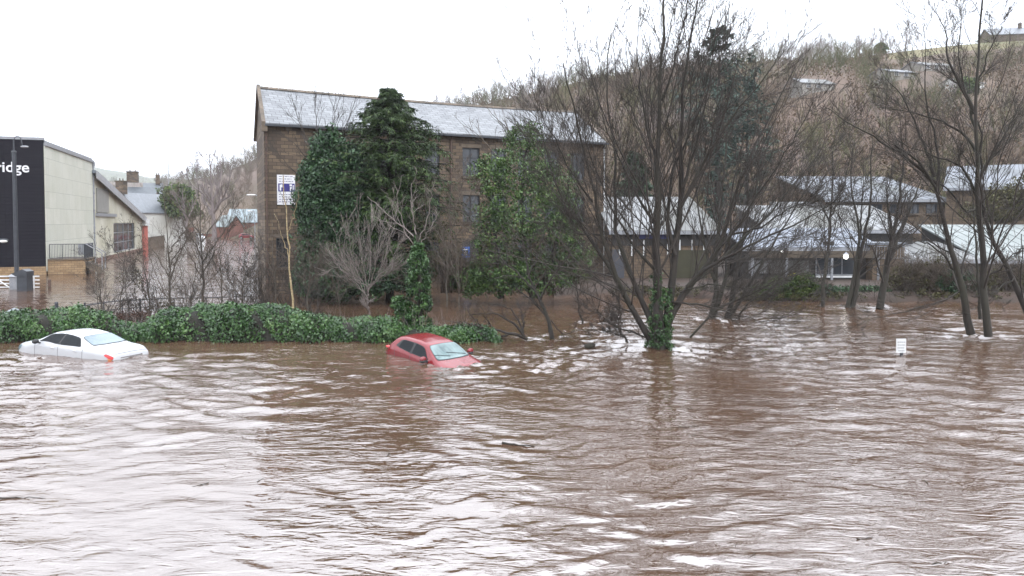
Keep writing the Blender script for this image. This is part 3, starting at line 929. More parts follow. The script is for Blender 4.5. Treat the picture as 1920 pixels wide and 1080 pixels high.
# ---- houses further up the road
def house(name, label, o, u, ln, dp, ez, rz, wm_, rm, chim=None, wins=(), cat='house', group=None, ov=.3):
    """o front-left corner, u along the front, dp backwards; ridge parallel to u"""
    u = np.asarray(u, float) / np.linalg.norm(u); v = np.array([-u[1], u[0], 0]); o = np.asarray(o, float)
    H = thing(name, o, label, cat, group)
    b = MB(); z0 = -1.0
    A, B_, Cc, D = o, o + u * ln, o + u * ln + v * dp, o + v * dp
    e = Z3 * ez; rA = o + v * dp / 2 + Z3 * rz; rB = rA + u * ln
    b.poly([A + Z3 * z0, B_ + Z3 * z0, B_ + e, A + e]); b.poly([Cc + Z3 * z0, D + Z3 * z0, D + e, Cc + e])
    b.poly([B_ + Z3 * z0, Cc + Z3 * z0, Cc + e, rB, B_ + e]); b.poly([D + Z3 * z0, A + Z3 * z0, A + e, rA, D + e])
    b.build('wall', wm_, H)
    r = MB(); sl = (rz - ez) / (dp / 2)
    for (p, q, s) in ((A, B_, -v), (D, Cc, v)):
        lo = [p + s * ov + Z3 * (ez - sl * ov) - u * ov, q + s * ov + Z3 * (ez - sl * ov) + u * ov]
        pts = [lo[0], lo[1], rB + u * ov, rA - u * ov]
        if s is v: pts = pts[::-1]
        r.prism(pts, Z3 * .16)
    ro = r.build('roof', rm, H)
    for c in (chim or []):
        cb_ = o + u * c[0] + v * c[1]
        k = MB(); w_ = c[3] if len(c) > 3 else .9
        k.cbox(cb_ + Z3 * (c[2] - 1.2), w_, w_ * .8, 2.4, math.atan2(u[1], u[0])); k.cbox(cb_ + Z3 * (c[2] + .07), w_ * 1.15, w_, .14, math.atan2(u[1], u[0]))
        ch = k.build('chimney', stone, H)
        for dx in (-.25, .25):
            MB().cyl(cb_ + u * dx * w_ + Z3 * (c[2] + .142), cb_ + u * dx * w_ + Z3 * (c[2] + .6), .13, .1).build('chimney_pot', M['sandstone'], ch, base=o)
    for (face, t, z, ww, hh_) in wins:
        if face == 'f': oo, uu, nn = A, u, -v
        elif face == 'r': oo, uu, nn = B_, v, u
        else: oo, uu, nn = D, -v, -u
        window(H, oo + nn * .13, uu, nn, (t, t + ww, z, z + hh_), .16, 'white_metal', 2, 2, 'sandstone')
    return H

whitew = mat('white_render', (.74, .74, .72), (.62, .62, .60), .8, .5, dirt_or_sheen=(.5, .5, .46))
darkslate = mat('dark_slate', (.12, .135, .15), (.08, .09, .10), .45, 2, detail=8)
midslate = mat('grey_slate', (.17, .185, .205), (.11, .12, .135), .4, 2, detail=8)
brickr = brick_mat('red_brick', (1, 0), (.26, .09, .06), (.19, .07, .05), (.16, .13, .12), .45, .15, .012)
tan = brick_mat('tan_stone', (1, 0), (.18, .13, .088), (.12, .086, .06), (.06, .047, .035), .5, .22, .014, dirtamt=.6)
o = P(236, 430, 138); o[2] = 0
house('white_house', 'white rendered house with its gable end to the road, behind the pale wing', P(244, 440, 140) * [1, 1, 0], (.25, 1, 0), 16, 8, 6.6, 10.2, whitew, midslate, [(2, 3.5, 12.4, 1.6)], [('l', 3, 3.4, 1.1, 1.5)])
house('stone_terrace', 'brown stone house with dark slates and a big chimney left of the white house', P(205, 440, 168) * [1, 1, 0], (1, .25, 0), 9, 9, 8.6, 12.6, tan, darkslate, [(4, 4.5, 16.2, 2.2)])
house('stone_cottage', 'narrow brown stone house with a steep dark roof right of the white house', P(272, 440, 190) * [1, 1, 0], (1, .5, 0), 4.2, 9, 11.2, 14.6, tan, darkslate, [(3.2, 4, 16.8, 1.0)], [('f', 1.2, 3.5, 1.1, 1.8), ('f', 1.2, 7, 1.1, 1.8)])
house('brick_shed', 'low red brick shed with a pale roof behind the parked red car', P(425, 441, 222) * [1, 1, 0], (1, .12, 0), 13, 10, 4.6, 8.4, brickr, mat('blue_sheet_roof', (.22, .27, .29), (.18, .22, .235), .4, .4), None, [('f', 3, 1.6, 1.4, 1.2), ('f', 8, 1.6, 1.4, 1.2)], cat='shed')
house('grey_roofed_shed', 'pale grey roofed shed just left of the red brick shed up the road', P(404, 441, 214) * [1, 1, 0], (1, -.3, 0), 4.2, 7, 3.4, 6.4, brickr, mat('pale_sheet_roof', (.19, .225, .225), (.15, .18, .18), .4, .4), cat='shed')
# long low walls beside the flooded road
def low_wall(label, pts, h, m, th=.35, name='boundary_wall'):
    o0 = pts[0]; w_ = thing(name, o0, label, 'wall')
    b, c = MB(), MB()
    for p, q in zip(pts[:-1], pts[1:]):
        p, q = np.array(p), np.array(q); d = unit(q - p); s = np.array([-d[1], d[0], 0])
        b.box(p - Z3 * 1.2, q - p, s * th, Z3 * (h + 1.2)); c.box(p + Z3 * (h + .003) - s * .06, q - p, s * (th + .12), Z3 * .12)
    b.build('wall_face', m, w_); c.build('coping', M['sandstone'], w_)
low_wall('long low brown stone wall running up the left side of the flooded road', [LC + lu * 61, W(345, 452), W(370, 447.5)], 1.9, tan)
low_wall('red brick wall closing the far end of the flooded road', [W(372, 446.2), W(415, 446), W(484, 446)], 1.1, brickr)
low_wall('brick garden wall behind the white van up the road', [W(296, 446.3), W(330, 446.0), W(364, 445.8)], 3.0, brickr)

# ---- sheds and works on the right
whiter = mat('white_sheet_roof', (.27, .275, .28), (.18, .185, .19), .6, .6, stretch=(3, .6, 1), spec=.2, dirt_or_sheen=(.12, .12, .11))
greyr = mat('grey_sheet_roof', (.21, .225, .25), (.14, .15, .17), .6, .5, stretch=(2, .5, 1), spec=.2, dirt_or_sheen=(.10, .105, .10))
blueslate = brick_mat('wet_blue_slates', (1, 0), (.20, .22, .26), (.13, .145, .175), (.05, .055, .07), .5, .45, .03, rough=.5, slope=(0, .85, .52), spec=.35, dirt_or_sheen=(.30, .33, .37))
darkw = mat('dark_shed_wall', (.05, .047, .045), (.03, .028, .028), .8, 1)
fascia = mat('blue_fascia', (.03, .035, .16), (.025, .03, .12), .5, 1)


def shed(name, label, px0, px1, d0, d1, ye, yr, wallm, roofm, cat='shed', zb=.5, rear=.0, skew=0.0, parts=None):
    """single pitch roof from eaves row ye at distance d0 up to row yr at distance d1"""
    a = P(px0, ye, d0); b = P(px1, ye, d0 + skew); ez = (a[2] + b[2]) / 2
    rz_ = P((px0 + px1) / 2, yr, d1 + skew / 2)[2]
    o = np.array([a[0], a[1], 0]); e = np.array([b[0], b[1], 0])
    u = unit(e - o); v = np.array([-u[1], u[0], 0]); ln = np.linalg.norm(e - o); dp = d1 - d0
    H = thing(name, o, label, cat)
    wmb = MB()
    c1, c2 = o + v * dp, e + v * dp
    wmb.poly([o + Z3 * zb, e + Z3 * zb, e + Z3 * ez, o + Z3 * ez]); wmb.poly([e + Z3 * zb, c2 + Z3 * zb, c2 + Z3 * rz_, e + Z3 * ez])
    wmb.poly([c1 + Z3 * zb, o + Z3 * zb, o + Z3 * ez, c1 + Z3 * rz_]); wmb.poly([c2 + Z3 * zb, c1 + Z3 * zb, c1 + Z3 * rz_, c2 + Z3 * rz_])
    wmb.build('wall', wallm, H)
    r = MB(); sl = (rz_ - ez) / dp
    r.prism([o - u * .3 - v * .5 + Z3 * (ez - sl * .5), e + u * .3 - v * .5 + Z3 * (ez - sl * .5), c2 + u * .3 + Z3 * rz_, c1 - u * .3 + Z3 * rz_], Z3 * .14)
    # standing seams
    nseam = int(ln / .9)
    for i in range(nseam + 1):
        q = o + u * (ln * i / nseam)
        r.box(q - v * .48 + Z3 * (ez - sl * .48 + .142), u * .05, v * (dp + .4) + Z3 * sl * (dp + .4), Z3 * .04)
    r.build('roof', roofm, H)
    MB().box(o - v * .52 - u * .3 + Z3 * (ez - sl * .5 - .16), u * (ln + .6), v * -.07, Z3 * .26).build('gutter', M['grey_metal'], H)
    return H, o, u, v, ln, ez, rz_

H, o, u, v, ln, ez, rz_ = shed('brick_shed', 'low shed with a white roof and brown wall, just right of the mill', 1148, 1345, 56, 66, 432, 372, tan, whiter)
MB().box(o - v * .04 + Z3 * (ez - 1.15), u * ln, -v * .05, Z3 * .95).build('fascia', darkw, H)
MB().box(o + u * 1.9 - v * .1 + Z3 * (ez - .62), u * 2.4, -v * .06, Z3 * .42).build('blue_panel', fascia, H)
for i in range(9): MB().box(o + u * (.5 + i * .9) - v * .1 + Z3 * (ez - 1.9), u * .09, -v * .07, Z3 * 1.2).build('post', M['white_metal'], H)
MB().box(o + u * 4.6 - v * .1 + Z3 * .55, u * 2.5, -v * .1, Z3 * 2.1).build('green_door', mat('olive_door', (.05, .047, .025), (.035, .033, .018), .8, 1), H)
MB().box(o - v * .02 + u * -.0 + Z3 * .5, u * .9, -v * .1, Z3 * 2.2).build('grey_door', mat('slate_door', (.07, .075, .09), (.05, .05, .06), .6, 1), H)

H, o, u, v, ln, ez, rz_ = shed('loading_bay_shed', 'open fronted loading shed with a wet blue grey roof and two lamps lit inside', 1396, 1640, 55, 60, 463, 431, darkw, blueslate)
oo = o - v * 2.0
MB().box(o - v * 1.15 + Z3 * (ez - .75), u * ln, v * .15, Z3 * .5).build('beam', mat('brown_beam', (.11, .085, .06), (.07, .055, .04), .8, 1), H)
for t in (.02, .28, .62, .97):
    MB().box(o - v * 1.1 + u * (ln * t) + Z3 * .5, u * .14, v * .14, Z3 * (ez - 1.26)).build('post', M['grey_metal'], H)
pn = MB(); pn.box(o - v * .05 + u * .3 + Z3 * (ez - 1.95), u * 4.4, -v * .06, Z3 * .95)
pn.build('white_panel', whiter, H)
f = window(H, o - v * .3, u, -v, (ln * .54, ln * .54 + 2.9, .85, 2.55), .16, 'grey_metal', 3, 1, None, fw=.06)
MB().box(o - v * .45 + u * (ln * .53) + Z3 * .70, u * 3.1, -v * .2, Z3 * .13).build('white_ledge', M['white_metal'], H)
MB().box(o - v * .04 + u * (ln * .60) + Z3 * 2.62, u * .8, -v * .07, Z3 * .7).build('shutter', darkw, H)
em, ent, eb, eL = new_mat('lit_lamp')
eb.inputs['Emission Color'].default_value = (1, .98, .9, 1); eb.inputs['Emission Strength'].default_value = 5
for (px, py, r_, lab) in ((1466, 471, .09, 'small lit lamp under the left end of the loading shed roof'), (1586, 481, .17, 'bright lit lamp with a hood in the middle of the loading shed')):
    q = P(px, py, 53.4); t = thing('lamp', q, lab, 'lamp')
    MB().ball(q, r_, r_ * .8, r_ * 1.2).build('bulb', em, t)
    MB().cyl(q + Z3 * r_ * .8, q + Z3 * r_ * 1.7, r_ * 1.3, r_ * .3).cyl(q + Z3 * r_ * 1.6, q + Z3 * (r_ + .35), .02).build('hood', M['grey_metal'], t)

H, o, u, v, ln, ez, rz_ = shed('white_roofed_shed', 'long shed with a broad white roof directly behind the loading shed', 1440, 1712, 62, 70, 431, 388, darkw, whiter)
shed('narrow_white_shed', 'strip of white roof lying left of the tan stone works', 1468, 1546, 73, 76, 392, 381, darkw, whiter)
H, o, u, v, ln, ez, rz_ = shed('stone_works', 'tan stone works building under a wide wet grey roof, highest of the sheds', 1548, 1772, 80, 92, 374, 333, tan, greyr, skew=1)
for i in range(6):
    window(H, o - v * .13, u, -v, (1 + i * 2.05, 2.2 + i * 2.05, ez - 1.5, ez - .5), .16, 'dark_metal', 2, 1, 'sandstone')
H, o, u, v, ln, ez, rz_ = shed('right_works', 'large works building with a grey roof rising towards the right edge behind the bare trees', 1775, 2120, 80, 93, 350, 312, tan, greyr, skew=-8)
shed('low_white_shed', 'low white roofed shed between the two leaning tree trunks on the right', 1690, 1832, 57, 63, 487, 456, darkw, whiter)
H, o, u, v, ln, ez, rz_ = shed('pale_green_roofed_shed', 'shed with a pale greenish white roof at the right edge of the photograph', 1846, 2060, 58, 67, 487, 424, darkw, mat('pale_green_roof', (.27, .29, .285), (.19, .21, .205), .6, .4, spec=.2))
wk = thing('stone_shed', P(1645, 520, 54), 'small dark stone outbuilding with railings, right of the loading shed', 'outbuilding')
a = P(1636, 500, 54) * [1, 1, 0]
MB().box(a + Z3 * .5, [2.3, 0, 0], [0, 3, 0], Z3 * 2.6).build('wall', tan, wk)
MB().box(a + Z3 * 3.102 - [.15, .15, 0], [2.6, 0, 0], [0, 3.3, 0], Z3 * .15).build('roof', greyr, wk)
rl = MB()
for i in range(13): rl.cyl(a + [i * .19, -.2, 2.1], a + [i * .19, -.2, 3.0], .018, n=5)
rl.cyl(a + [0, -.2, 3.0], a + [2.28, -.2, 3.0], .025, n=5); rl.cyl(a + [0, -.2, 2.15], a + [2.28, -.2, 2.15], .025, n=5)
rl.build('railing', M['grey_metal'], wk)

# houses up on the hillside
hl = [(1500, 1568, 176, 150, 3.4, 5.0, 'small pale roofed house half way up the wooded hill', 205),
      (1722, 1790, 138, 118, 4.2, 7.5, 'upper of the pale grey roofed houses on the open hillside', 232),
      (1664, 1722, 152, 132, 3.4, 6.0, 'lower grey roofed house beside the pale terrace on the hillside', 222),
      (1800, 1850, 172, 150, 4.0, 6.2, 'white gabled house standing lowest on the right hillside', 216)]
for x0, x1, yb, yt, ez, rz2, lab, d in hl:
    a = hill_at((x0 + x1) / 2, yb); d = a[1]; a[0] = (x0 - 960) / F * d; b = a + [(x1 - x0) / F * d, 2, 0]
    o = a.copy(); ln = np.linalg.norm((b - a)[:2]); u = unit((b - a) * [1, 1, 0])
    tot = (yb - yt) * d / F + .6
    H = house('hillside_house', lab, o, u, ln, 7, tot * .6, tot, whitew if x0 > 1790 else mat('pale_house_wall', (.30, .285, .26), (.24, .225, .20), .8, .5), whiter if x0 != 1664 else midslate, [(1.0, 3.5, tot + 1.2)], [('f', 1.2 + k * 2.6, tot * .3, 1.1, 1.2) for k in range(int((ln - 1) // 2.6))])
a = hill_point(1850, 1.0) + [0, 0, .2]; b = hill_point(2040, 1.0)
u = unit((b - a) * [1, 1, 0])
house('hilltop_barn', 'long grey roofed barn on the skyline at the top right of the hill', a, u, np.linalg.norm((b - a)[:2]), 9, 2.2, 5.0, stone2, midslate, [(10, 4, 6.2)])
# ------------------------------------------------------------------ cars
def smooth_interp(xq, xp, fp, k=.06):
    xq = np.asarray(xq, float)
    o = sum(w_ * np.interp(xq + d * k, xp, fp) for d, w_ in ((-1, .1), (-.6, .2), (0, .4), (.6, .2), (1, .1)))
    return o


class CarShape:
    """x runs forward from the tail; cross sections from sill over the shoulder and rail to the roof centre"""
    def __init__(s, Ln, Wd, top, belt, plan, rail):
        s.L, s.W, s.top, s.belt, s.plan, s.rail = Ln, Wd, np.array(top), np.array(belt), np.array(plan), np.array(rail)

    def sec(s, x):
        x = np.asarray(x, float)
        zt = smooth_interp(x, s.top[:, 0], s.top[:, 1], .1); zb = smooth_interp(x, s.belt[:, 0], s.belt[:, 1], .15)
        W_ = smooth_interp(x, s.plan[:, 0], s.plan[:, 1], .12) * s.W / 2
        Wr = smooth_interp(x, s.rail[:, 0], s.rail[:, 1], .12)
        zb = np.minimum(zb, zt - .03)
        cab = np.clip((zt - zb) / .45, 0, 1)
        wr = W_ * (.90 * (1 - cab) + cab * Wr)
        drop = .035 + .075 * cab
        k = [(W_ * .96, .22 + 0 * x), (W_ * 1.0, zb - .35), (W_ * .995, zb - .10), (W_ * .955, zb), (wr, zt - drop), (wr * .80, zt - drop * .22), (wr * .42, zt - .008), (0 * x, zt)]
        return np.array([[a + 0 * x for a in q] for q in k])      # (8,2,n)

    def S(s, x, v, off=0.0):
        x = np.asarray(x, float); v = np.asarray(v, float)
        def raw(x, v):
            k = s.sec(x); i = np.clip(np.floor(v).astype(int), 0, 6); t = v - i
            n = np.arange(x.size)
            g = lambda j: k[np.clip(j, 0, 7), :, n]
            p0, p1, p2, p3 = g(i - 1), g(i), g(i + 1), g(i + 2)
            p3 = np.where((i + 2 > 7)[:, None], p1 * [-1, 1], p3)
            t = t[:, None]
            c = .5 * (2 * p1 + (p2 - p0) * t + (2 * p0 - 5 * p1 + 4 * p2 - p3) * t ** 2 + (3 * p1 - p0 - 3 * p2 + p3) * t ** 3)
            lin = p1 * (1 - t) + p2 * t
            c = c * .6 + lin * .4
            return np.stack([x, c[:, 0], c[:, 1]], 1)
        p = raw(x.ravel(), v.ravel())
        if off:
            e = 1e-2
            a = raw(np.clip(x.ravel() + e, 0, s.L), v.ravel()) - raw(np.clip(x.ravel() - e, 0, s.L), v.ravel())
            b = raw(x.ravel(), np.clip(v.ravel() + e, 0, 7)) - raw(x.ravel(), np.clip(v.ravel() - e, 0, 7))
            n = -unit(np.cross(a, b))
            p = p + n * off
        return p

    def body(s, nx=90, nv=43):
        xs_ = np.linspace(0, s.L, nx); vs = np.linspace(0, 7, nv)
        X_, V_ = np.meshgrid(xs_, vs, indexing='ij')
        p = s.S(X_, V_).reshape(nx, nv, 3)
        full = np.concatenate([p, p[:, -2::-1] * [1, -1, 1]], 1)
        m = full.shape[1]
        idx = np.arange(nx * m).reshape(nx, m)
        Q = np.stack([idx[:-1, :-1], idx[:-1, 1:], idx[1:, 1:], idx[1:, :-1]], -1).reshape(-1, 4).tolist()
        Q += [idx[0].tolist()[::-1], idx[-1].tolist()]
        return full.reshape(-1, 3), Q

    def patch(s, corners, off, mirror=1, rnd=5.0, nr=7, na=36):
        """rounded quad on the skin; corners in (x, v) or, for v given as ('z', z), by height"""
        a = np.linspace(0, 2 * PI, na, endpoint=False)
        ca, sa = np.cos(a), np.sin(a)
        rr = 1 / (np.abs(ca) ** rnd + np.abs(sa) ** rnd) ** (1 / rnd)
        U = [.5 + 0 * a[:1]]; Vv = [.5 + 0 * a[:1]]
        for j in range(1, nr + 1):
            U.append(.5 + .5 * ca * rr * j / nr); Vv.append(.5 + .5 * sa * rr * j / nr)
        U = np.concatenate(U); Vv = np.concatenate(Vv)
        c = np.array(corners, float)      # order (0,0),(1,0),(1,1),(0,1)
        q = (c[0] * ((1 - U) * (1 - Vv))[:, None] + c[1] * (U * (1 - Vv))[:, None] + c[2] * (U * Vv)[:, None] + c[3] * ((1 - U) * Vv)[:, None])
        p = s.S(q[:, 0], q[:, 1], off)
        p[:, 1] *= mirror
        Fc = [[0, 1 + i, 1 + (i + 1) % na] for i in range(na)]
        for j in range(nr - 1):
            b = 1 + j * na
            Fc += [[b + i, b + na + i, b + na + (i + 1) % na, b + (i + 1) % na] for i in range(na)]
        return p, Fc

    def v_at(s, x, z):
        vs = np.linspace(2.5, 7, 200)
        p = s.S(np.full(200, float(x)), vs)
        return float(vs[np.argmin(np.abs(p[:, 2] - z))])

    def cross_patch(s, x0, x1, y0, y1, off):
        """glass that crosses the centre line: windscreen or rear window; y as share of rail width"""
        nu_, nw = 28, 14
        Uu = np.linspace(-1, 1, nu_); Ww = np.linspace(0, 1, nw)
        V_, Fc = [], []
        for w_ in Ww:
            x = x0 + (x1 - x0) * w_; y = y0 + (y1 - y0) * w_
            e = (1 - (2 * w_ - 1) ** 8 * .12)
            vv = 7 - np.abs(Uu) * (7 - y) * e
            cx = (x1 - x0) * .06 * (1 - Uu ** 2) * (-1)
            p = s.S(np.full(nu_, x) + cx * (1 - w_) * 1.5, vv, off)
            p[:, 1] *= np.sign(Uu + 1e-9)
            V_.append(p)
        V_ = np.concatenate(V_)
        for j in range(nw - 1):
            for i in range(nu_ - 1):
                a = j * nu_ + i
                Fc.append([a, a + 1, a + nu_ + 1, a + nu_])
        return V_, Fc


def paint(name, c, rough=.28, coat=.8, spec=.5):
    return mat(name, c, tuple(x * .93 for x in c), rough, 2.5, coat=coat, spec=spec, dirt_or_sheen=tuple(x * .85 + .01 for x in c))


M['silver'] = paint('silver_white_paint', (.52, .53, .55), .25, .4)
M['redpaint'] = paint('red_paint', (.20, .007, .012), .25, .35)
M['rubber'] = mat('black_rubber', (.02, .02, .022), (.03, .03, .03), .6, 5)
M['side_glass'] = mat('dark_side_glass', (.006, .008, .010), (.014, .017, .02), .08, .9, spec=.12)
M['misted_glass'] = mat('misted_glass', (.17, .23, .26), (.10, .14, .165), .12, 2.2, detail=4, spec=.6, dirt_or_sheen=(.24, .31, .34))
M['wind_glass'] = mat('wet_reflection_tint_glass', (.16, .24, .24), (.05, .08, .085), .06, 3.2, detail=7, stretch=(1, 2.2, 1), spec=.6, dirt_or_sheen=(.2, .27, .27))  # mottled colours paint reflections into the windscreen, mixed with misting
M['tail_red'] = mat('tail_lamp_red', (.62, .03, .03), (.45, .02, .02), .2, 6, coat=.6)
M['tail_amber'] = mat('tail_lamp_amber', (.8, .30, .08), (.7, .22, .05), .2, 6, coat=.6)
M['chrome'] = mat('chrome', (.7, .7, .72), (.6, .6, .62), .15, 4, metal=1.0)


def car_part(o, name, VF, m, smooth=True, parent=None):
    ob = mesh_obj(name, VF[0], VF[1], m, parent or o, base=np.zeros(3), smooth=smooth)
    return ob


# ---- silver white saloon
sal = CarShape(4.85, 1.78,
    top=[(0, .80), (.06, .99), (.25, 1.075), (.85, 1.10), (1.05, 1.14), (1.65, 1.375), (2.1, 1.43), (2.6, 1.425), (3.0, 1.36), (3.72, 1.00), (4.1, .92), (4.6, .79), (4.78, .70), (4.85, .56)],
    belt=[(0, .82), (.3, .95), (1.2, .985), (2.6, .955), (3.7, .91), (4.85, .60)],
    plan=[(0, .80), (.12, .90), (.5, .97), (1.2, 1), (3.4, 1), (4.2, .95), (4.65, .84), (4.85, .66)],
    rail=[(0, .8), (1.0, .70), (1.9, .70), (2.6, .70), (3.7, .82)])


def place_car(name, label, cat, pos, heading, pitch, roll, sink, Ln, group=None):
    o = bpy.data.objects.new(name, None); COL.objects.link(o)
    tag(o, label, cat, group); o['_local'] = 1
    return o


def set_car(o, Ln, cx, cy, heading, pitch, roll, sink):
    """local x forward, origin at the tail on the ground line; (cx,cy) is where the middle sits"""
    f = np.array([math.cos(heading), math.sin(heading)])
    ctr = Vector((cx, cy, -sink))
    rot = Matrix.Rotation(heading, 4, 'Z') @ Matrix.Rotation(-pitch, 4, 'Y') @ Matrix.Rotation(roll, 4, 'X')
    o.matrix_basis = Matrix.Translation(ctr) @ rot @ Matrix.Translation((-Ln / 2, 0, 0))
    bpy.context.view_layer.update()


def dress_car(o, sh, paintm, sides, wind, rear, sideglass, windglass, rearglass, fr_in=.012):
    car_part(o, 'body', sh.body(), paintm)
    for (xs0, xs1, corners) in [(None, None, c) for c in sides]:
        for mir in (1, -1):
            cc_ = [(x, sh.v_at(x, z)) for x, z in corners]
            g = sh.patch(cc_, .012, mir, 9)
            fr = sh.patch([((x - np.mean([c_[0] for c_ in cc_])) * 1.05 + np.mean([c_[0] for c_ in cc_]), (v - np.mean([c_[1] for c_ in cc_])) * 1.10 + np.mean([c_[1] for c_ in cc_])) for x, v in cc_], .006, mir, 9)
            wobj = car_part(o, 'side_window', g, sideglass)
            car_part(o, 'rubber_seal', fr, M['rubber'], parent=wobj)
    x0, x1, y0, y1 = wind
    wobj = car_part(o, 'windscreen', sh.cross_patch(x0, x1, y0, y1, .012), windglass)
    car_part(o, 'rubber_seal', sh.cross_patch(x0 + .04, x1 - .03, y0 - .15, y1 - .15, .006), M['rubber'], parent=wobj)
    x0, x1, y0, y1 = rear
    wobj = car_part(o, 'rear_window', sh.cross_patch(x0, x1, y0, y1, .012), rearglass)
    car_part(o, 'rubber_seal', sh.cross_patch(x0 - .04, x1 + .03, y0 - .15, y1 - .15, .006), M['rubber'], parent=wobj)


o = place_car('saloon_car', 'silver white saloon car sunk to its door handles beside the ivy hedge', 'car', None, 0, 0, 0, 0, 4.85)
sa = sal
win = [[(2.52, 1.0), (3.50, .985), (2.95, 1.295), (2.40, 1.345)], [(1.42, 1.03), (2.44, 1.0), (2.33, 1.345), (1.70, 1.30)]]
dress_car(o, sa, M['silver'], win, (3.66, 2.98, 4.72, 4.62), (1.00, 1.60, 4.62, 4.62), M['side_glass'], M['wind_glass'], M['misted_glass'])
for mir in (1, -1):
    # black pillar between the side windows
    car_part(o, 'door_pillar', sa.patch([(2.40, sa.v_at(2.4, .99)), (2.56, sa.v_at(2.56, .99)), (2.45, sa.v_at(2.45, 1.36)), (2.29, sa.v_at(2.3, 1.36))], .010, mir, 12), M['rubber'])
    for x in (2.46, 1.28, 3.62):
        car_part(o, 'door_seam', sa.patch([(x - .008, .3), (x + .008, .3), (x + .008, 2.95), (x - .008, 2.95)], .003, mir, 12), M['rubber'])
    for x in (1.62, 2.72):
        p = sa.S(np.array([x]), np.array([2.1]))[0]
        MB().ball([p[0], (p[1] + .012) * mir, p[2] - .02], .10, .025, .022).build('door_handle', M['silver'], o, base=np.zeros(3), smooth=True)
    p = sa.S(np.array([3.40]), np.array([3.1]))[0]
    mr = MB().ball([p[0] + .02, (p[1] + .16) * mir, p[2] + .07], .075, .13, .085)
    mr.cyl([p[0], (p[1] - .02) * mir, p[2] - .0], [p[0] + .01, (p[1] + .12) * mir, p[2] + .04], .035)
    mr.build('door_mirror', M['rubber'], o, base=np.zeros(3), smooth=True)
    # tail lamps wrap the rear corner
    tl = car_part(o, 'tail_light', sa.patch([(.015, 1.9), (.34, 2.1), (.27, 3.0), (.01, 3.0)], .014, mir, 5), M['tail_red'])
    car_part(o, 'indicator', sa.patch([(.02, 1.75), (.18, 1.8), (.2, 1.95), (.015, 1.9)], .016, mir, 5), M['tail_amber'], parent=tl)
    hl_ = car_part(o, 'headlight', sa.patch([(4.45, 1.9), (4.80, 1.6), (4.76, 3.2), (4.42, 3.4)], .008, mir, 5), M['misted_glass'])
car_part(o, 'boot_seam', sa.cross_patch(.05, .058, 4.2, 4.2, .004), M['rubber'])
MB().cbox([.0, 0, .78], .02, .9, .03).build('boot_trim', M['chrome'], o, base=np.zeros(3))
ar = MB(); ar.cyl([1.68, .35, 1.39], [1.50, .35, 1.62], .006); ar.build('aerial', M['rubber'], o, base=np.zeros(3))
hd = math.atan2(.40, -.915)
nr_ = np.array([-13.86, 25.75]); far_ = np.array([-13.1, 27.3])
mid_r = (nr_ + far_) / 2
cx, cy = mid_r + np.array([math.cos(hd), math.sin(hd)]) * 2.42
set_car(o, 4.85, cx - .18, cy + .08, hd, R(2.9), 0, .66)
o.matrix_basis = o.matrix_basis @ Matrix.Diagonal((1.09, 1, 1, 1))

# ---- red compact crossover
jk = CarShape(4.13, 1.76,
    top=[(0, .80), (.05, 1.05), (.16, 1.13), (.30, 1.25), (.62, 1.50), (.95, 1.555), (1.7, 1.575), (2.2, 1.55), (2.45, 1.50), (3.12, 1.13), (3.3, 1.10), (3.75, 1.02), (4.0, .90), (4.13, .62)],
    belt=[(0, .85), (.3, 1.08), (1.0, 1.10), (2.0, 1.06), (3.0, 1.02), (3.6, .96), (4.13, .62)],
    plan=[(0, .86), (.15, .94), (.5, 1.0), (1.0, .985), (2.0, .97), (2.9, .99), (3.5, 1.0), (3.9, .90), (4.13, .72)],
    rail=[(0, .80), (.6, .73), (1.5, .72), (2.4, .72), (3.1, .82)])
o = place_car('crossover_car', 'small red crossover car sunk to its mirrors near the end of the ivy hedge', 'car', None, 0, 0, 0, 0, 4.13)
win = [[(1.72, 1.12), (2.72, 1.075), (2.25, 1.40), (1.78, 1.45)], [(.88, 1.17), (1.62, 1.12), (1.66, 1.45), (1.02, 1.44)]]
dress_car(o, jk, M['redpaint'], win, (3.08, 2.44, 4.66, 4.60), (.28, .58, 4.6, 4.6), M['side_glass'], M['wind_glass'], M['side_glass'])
for mir in (1, -1):
    car_part(o, 'door_pillar', jk.patch([(1.60, jk.v_at(1.6, 1.1)), (1.76, jk.v_at(1.76, 1.1)), (1.80, jk.v_at(1.8, 1.46)), (1.64, jk.v_at(1.64, 1.46))], .010, mir, 12), M['rubber'])
    car_part(o, 'rear_pillar_trim', jk.patch([(.70, jk.v_at(.7, 1.2)), (.88, jk.v_at(.88, 1.17)), (1.0, jk.v_at(1., 1.44)), (.92, jk.v_at(.92, 1.42))], .010, mir, 8), M['rubber'])
    for x in (1.68, .75, 2.86):
        car_part(o, 'door_seam', jk.patch([(x - .008, .3), (x + .008, .3), (x + .008, 2.95), (x - .008, 2.95)], .003, mir, 12), M['rubber'])
    p = jk.S(np.array([2.70]), np.array([3.0]))[0]
    mr = MB().ball([p[0] + .02, (p[1] + .20) * mir, p[2] + .12], .085, .14, .09)
    mob = mr.build('door_mirror', M['redpaint'], o, base=np.zeros(3), smooth=True)
    MB().ball([p[0] + .02, (p[1] + .19) * mir, p[2] + .055], .095, .15, .07).cyl([p[0], (p[1] - .03) * mir, p[2] - .02], [p[0], (p[1] + .14) * mir, p[2] + .05], .04).build('mirror_base', M['rubber'], mob, base=np.zeros(3), smooth=True)
    MB().ball([.20, .74 * mir, 1.04], .17, .07, .055, rot=-.3 * mir).build('tail_light', M['tail_red'], o, base=np.zeros(3), smooth=True)
    p = jk.S(np.array([3.55]), np.array([3.9]))[0]
    car_part(o, 'headlight', jk.patch([(3.42, 3.25), (3.86, 3.2), (3.86, 3.8), (3.46, 3.75)], .010, mir, 4), M['misted_glass'])
wp = MB()
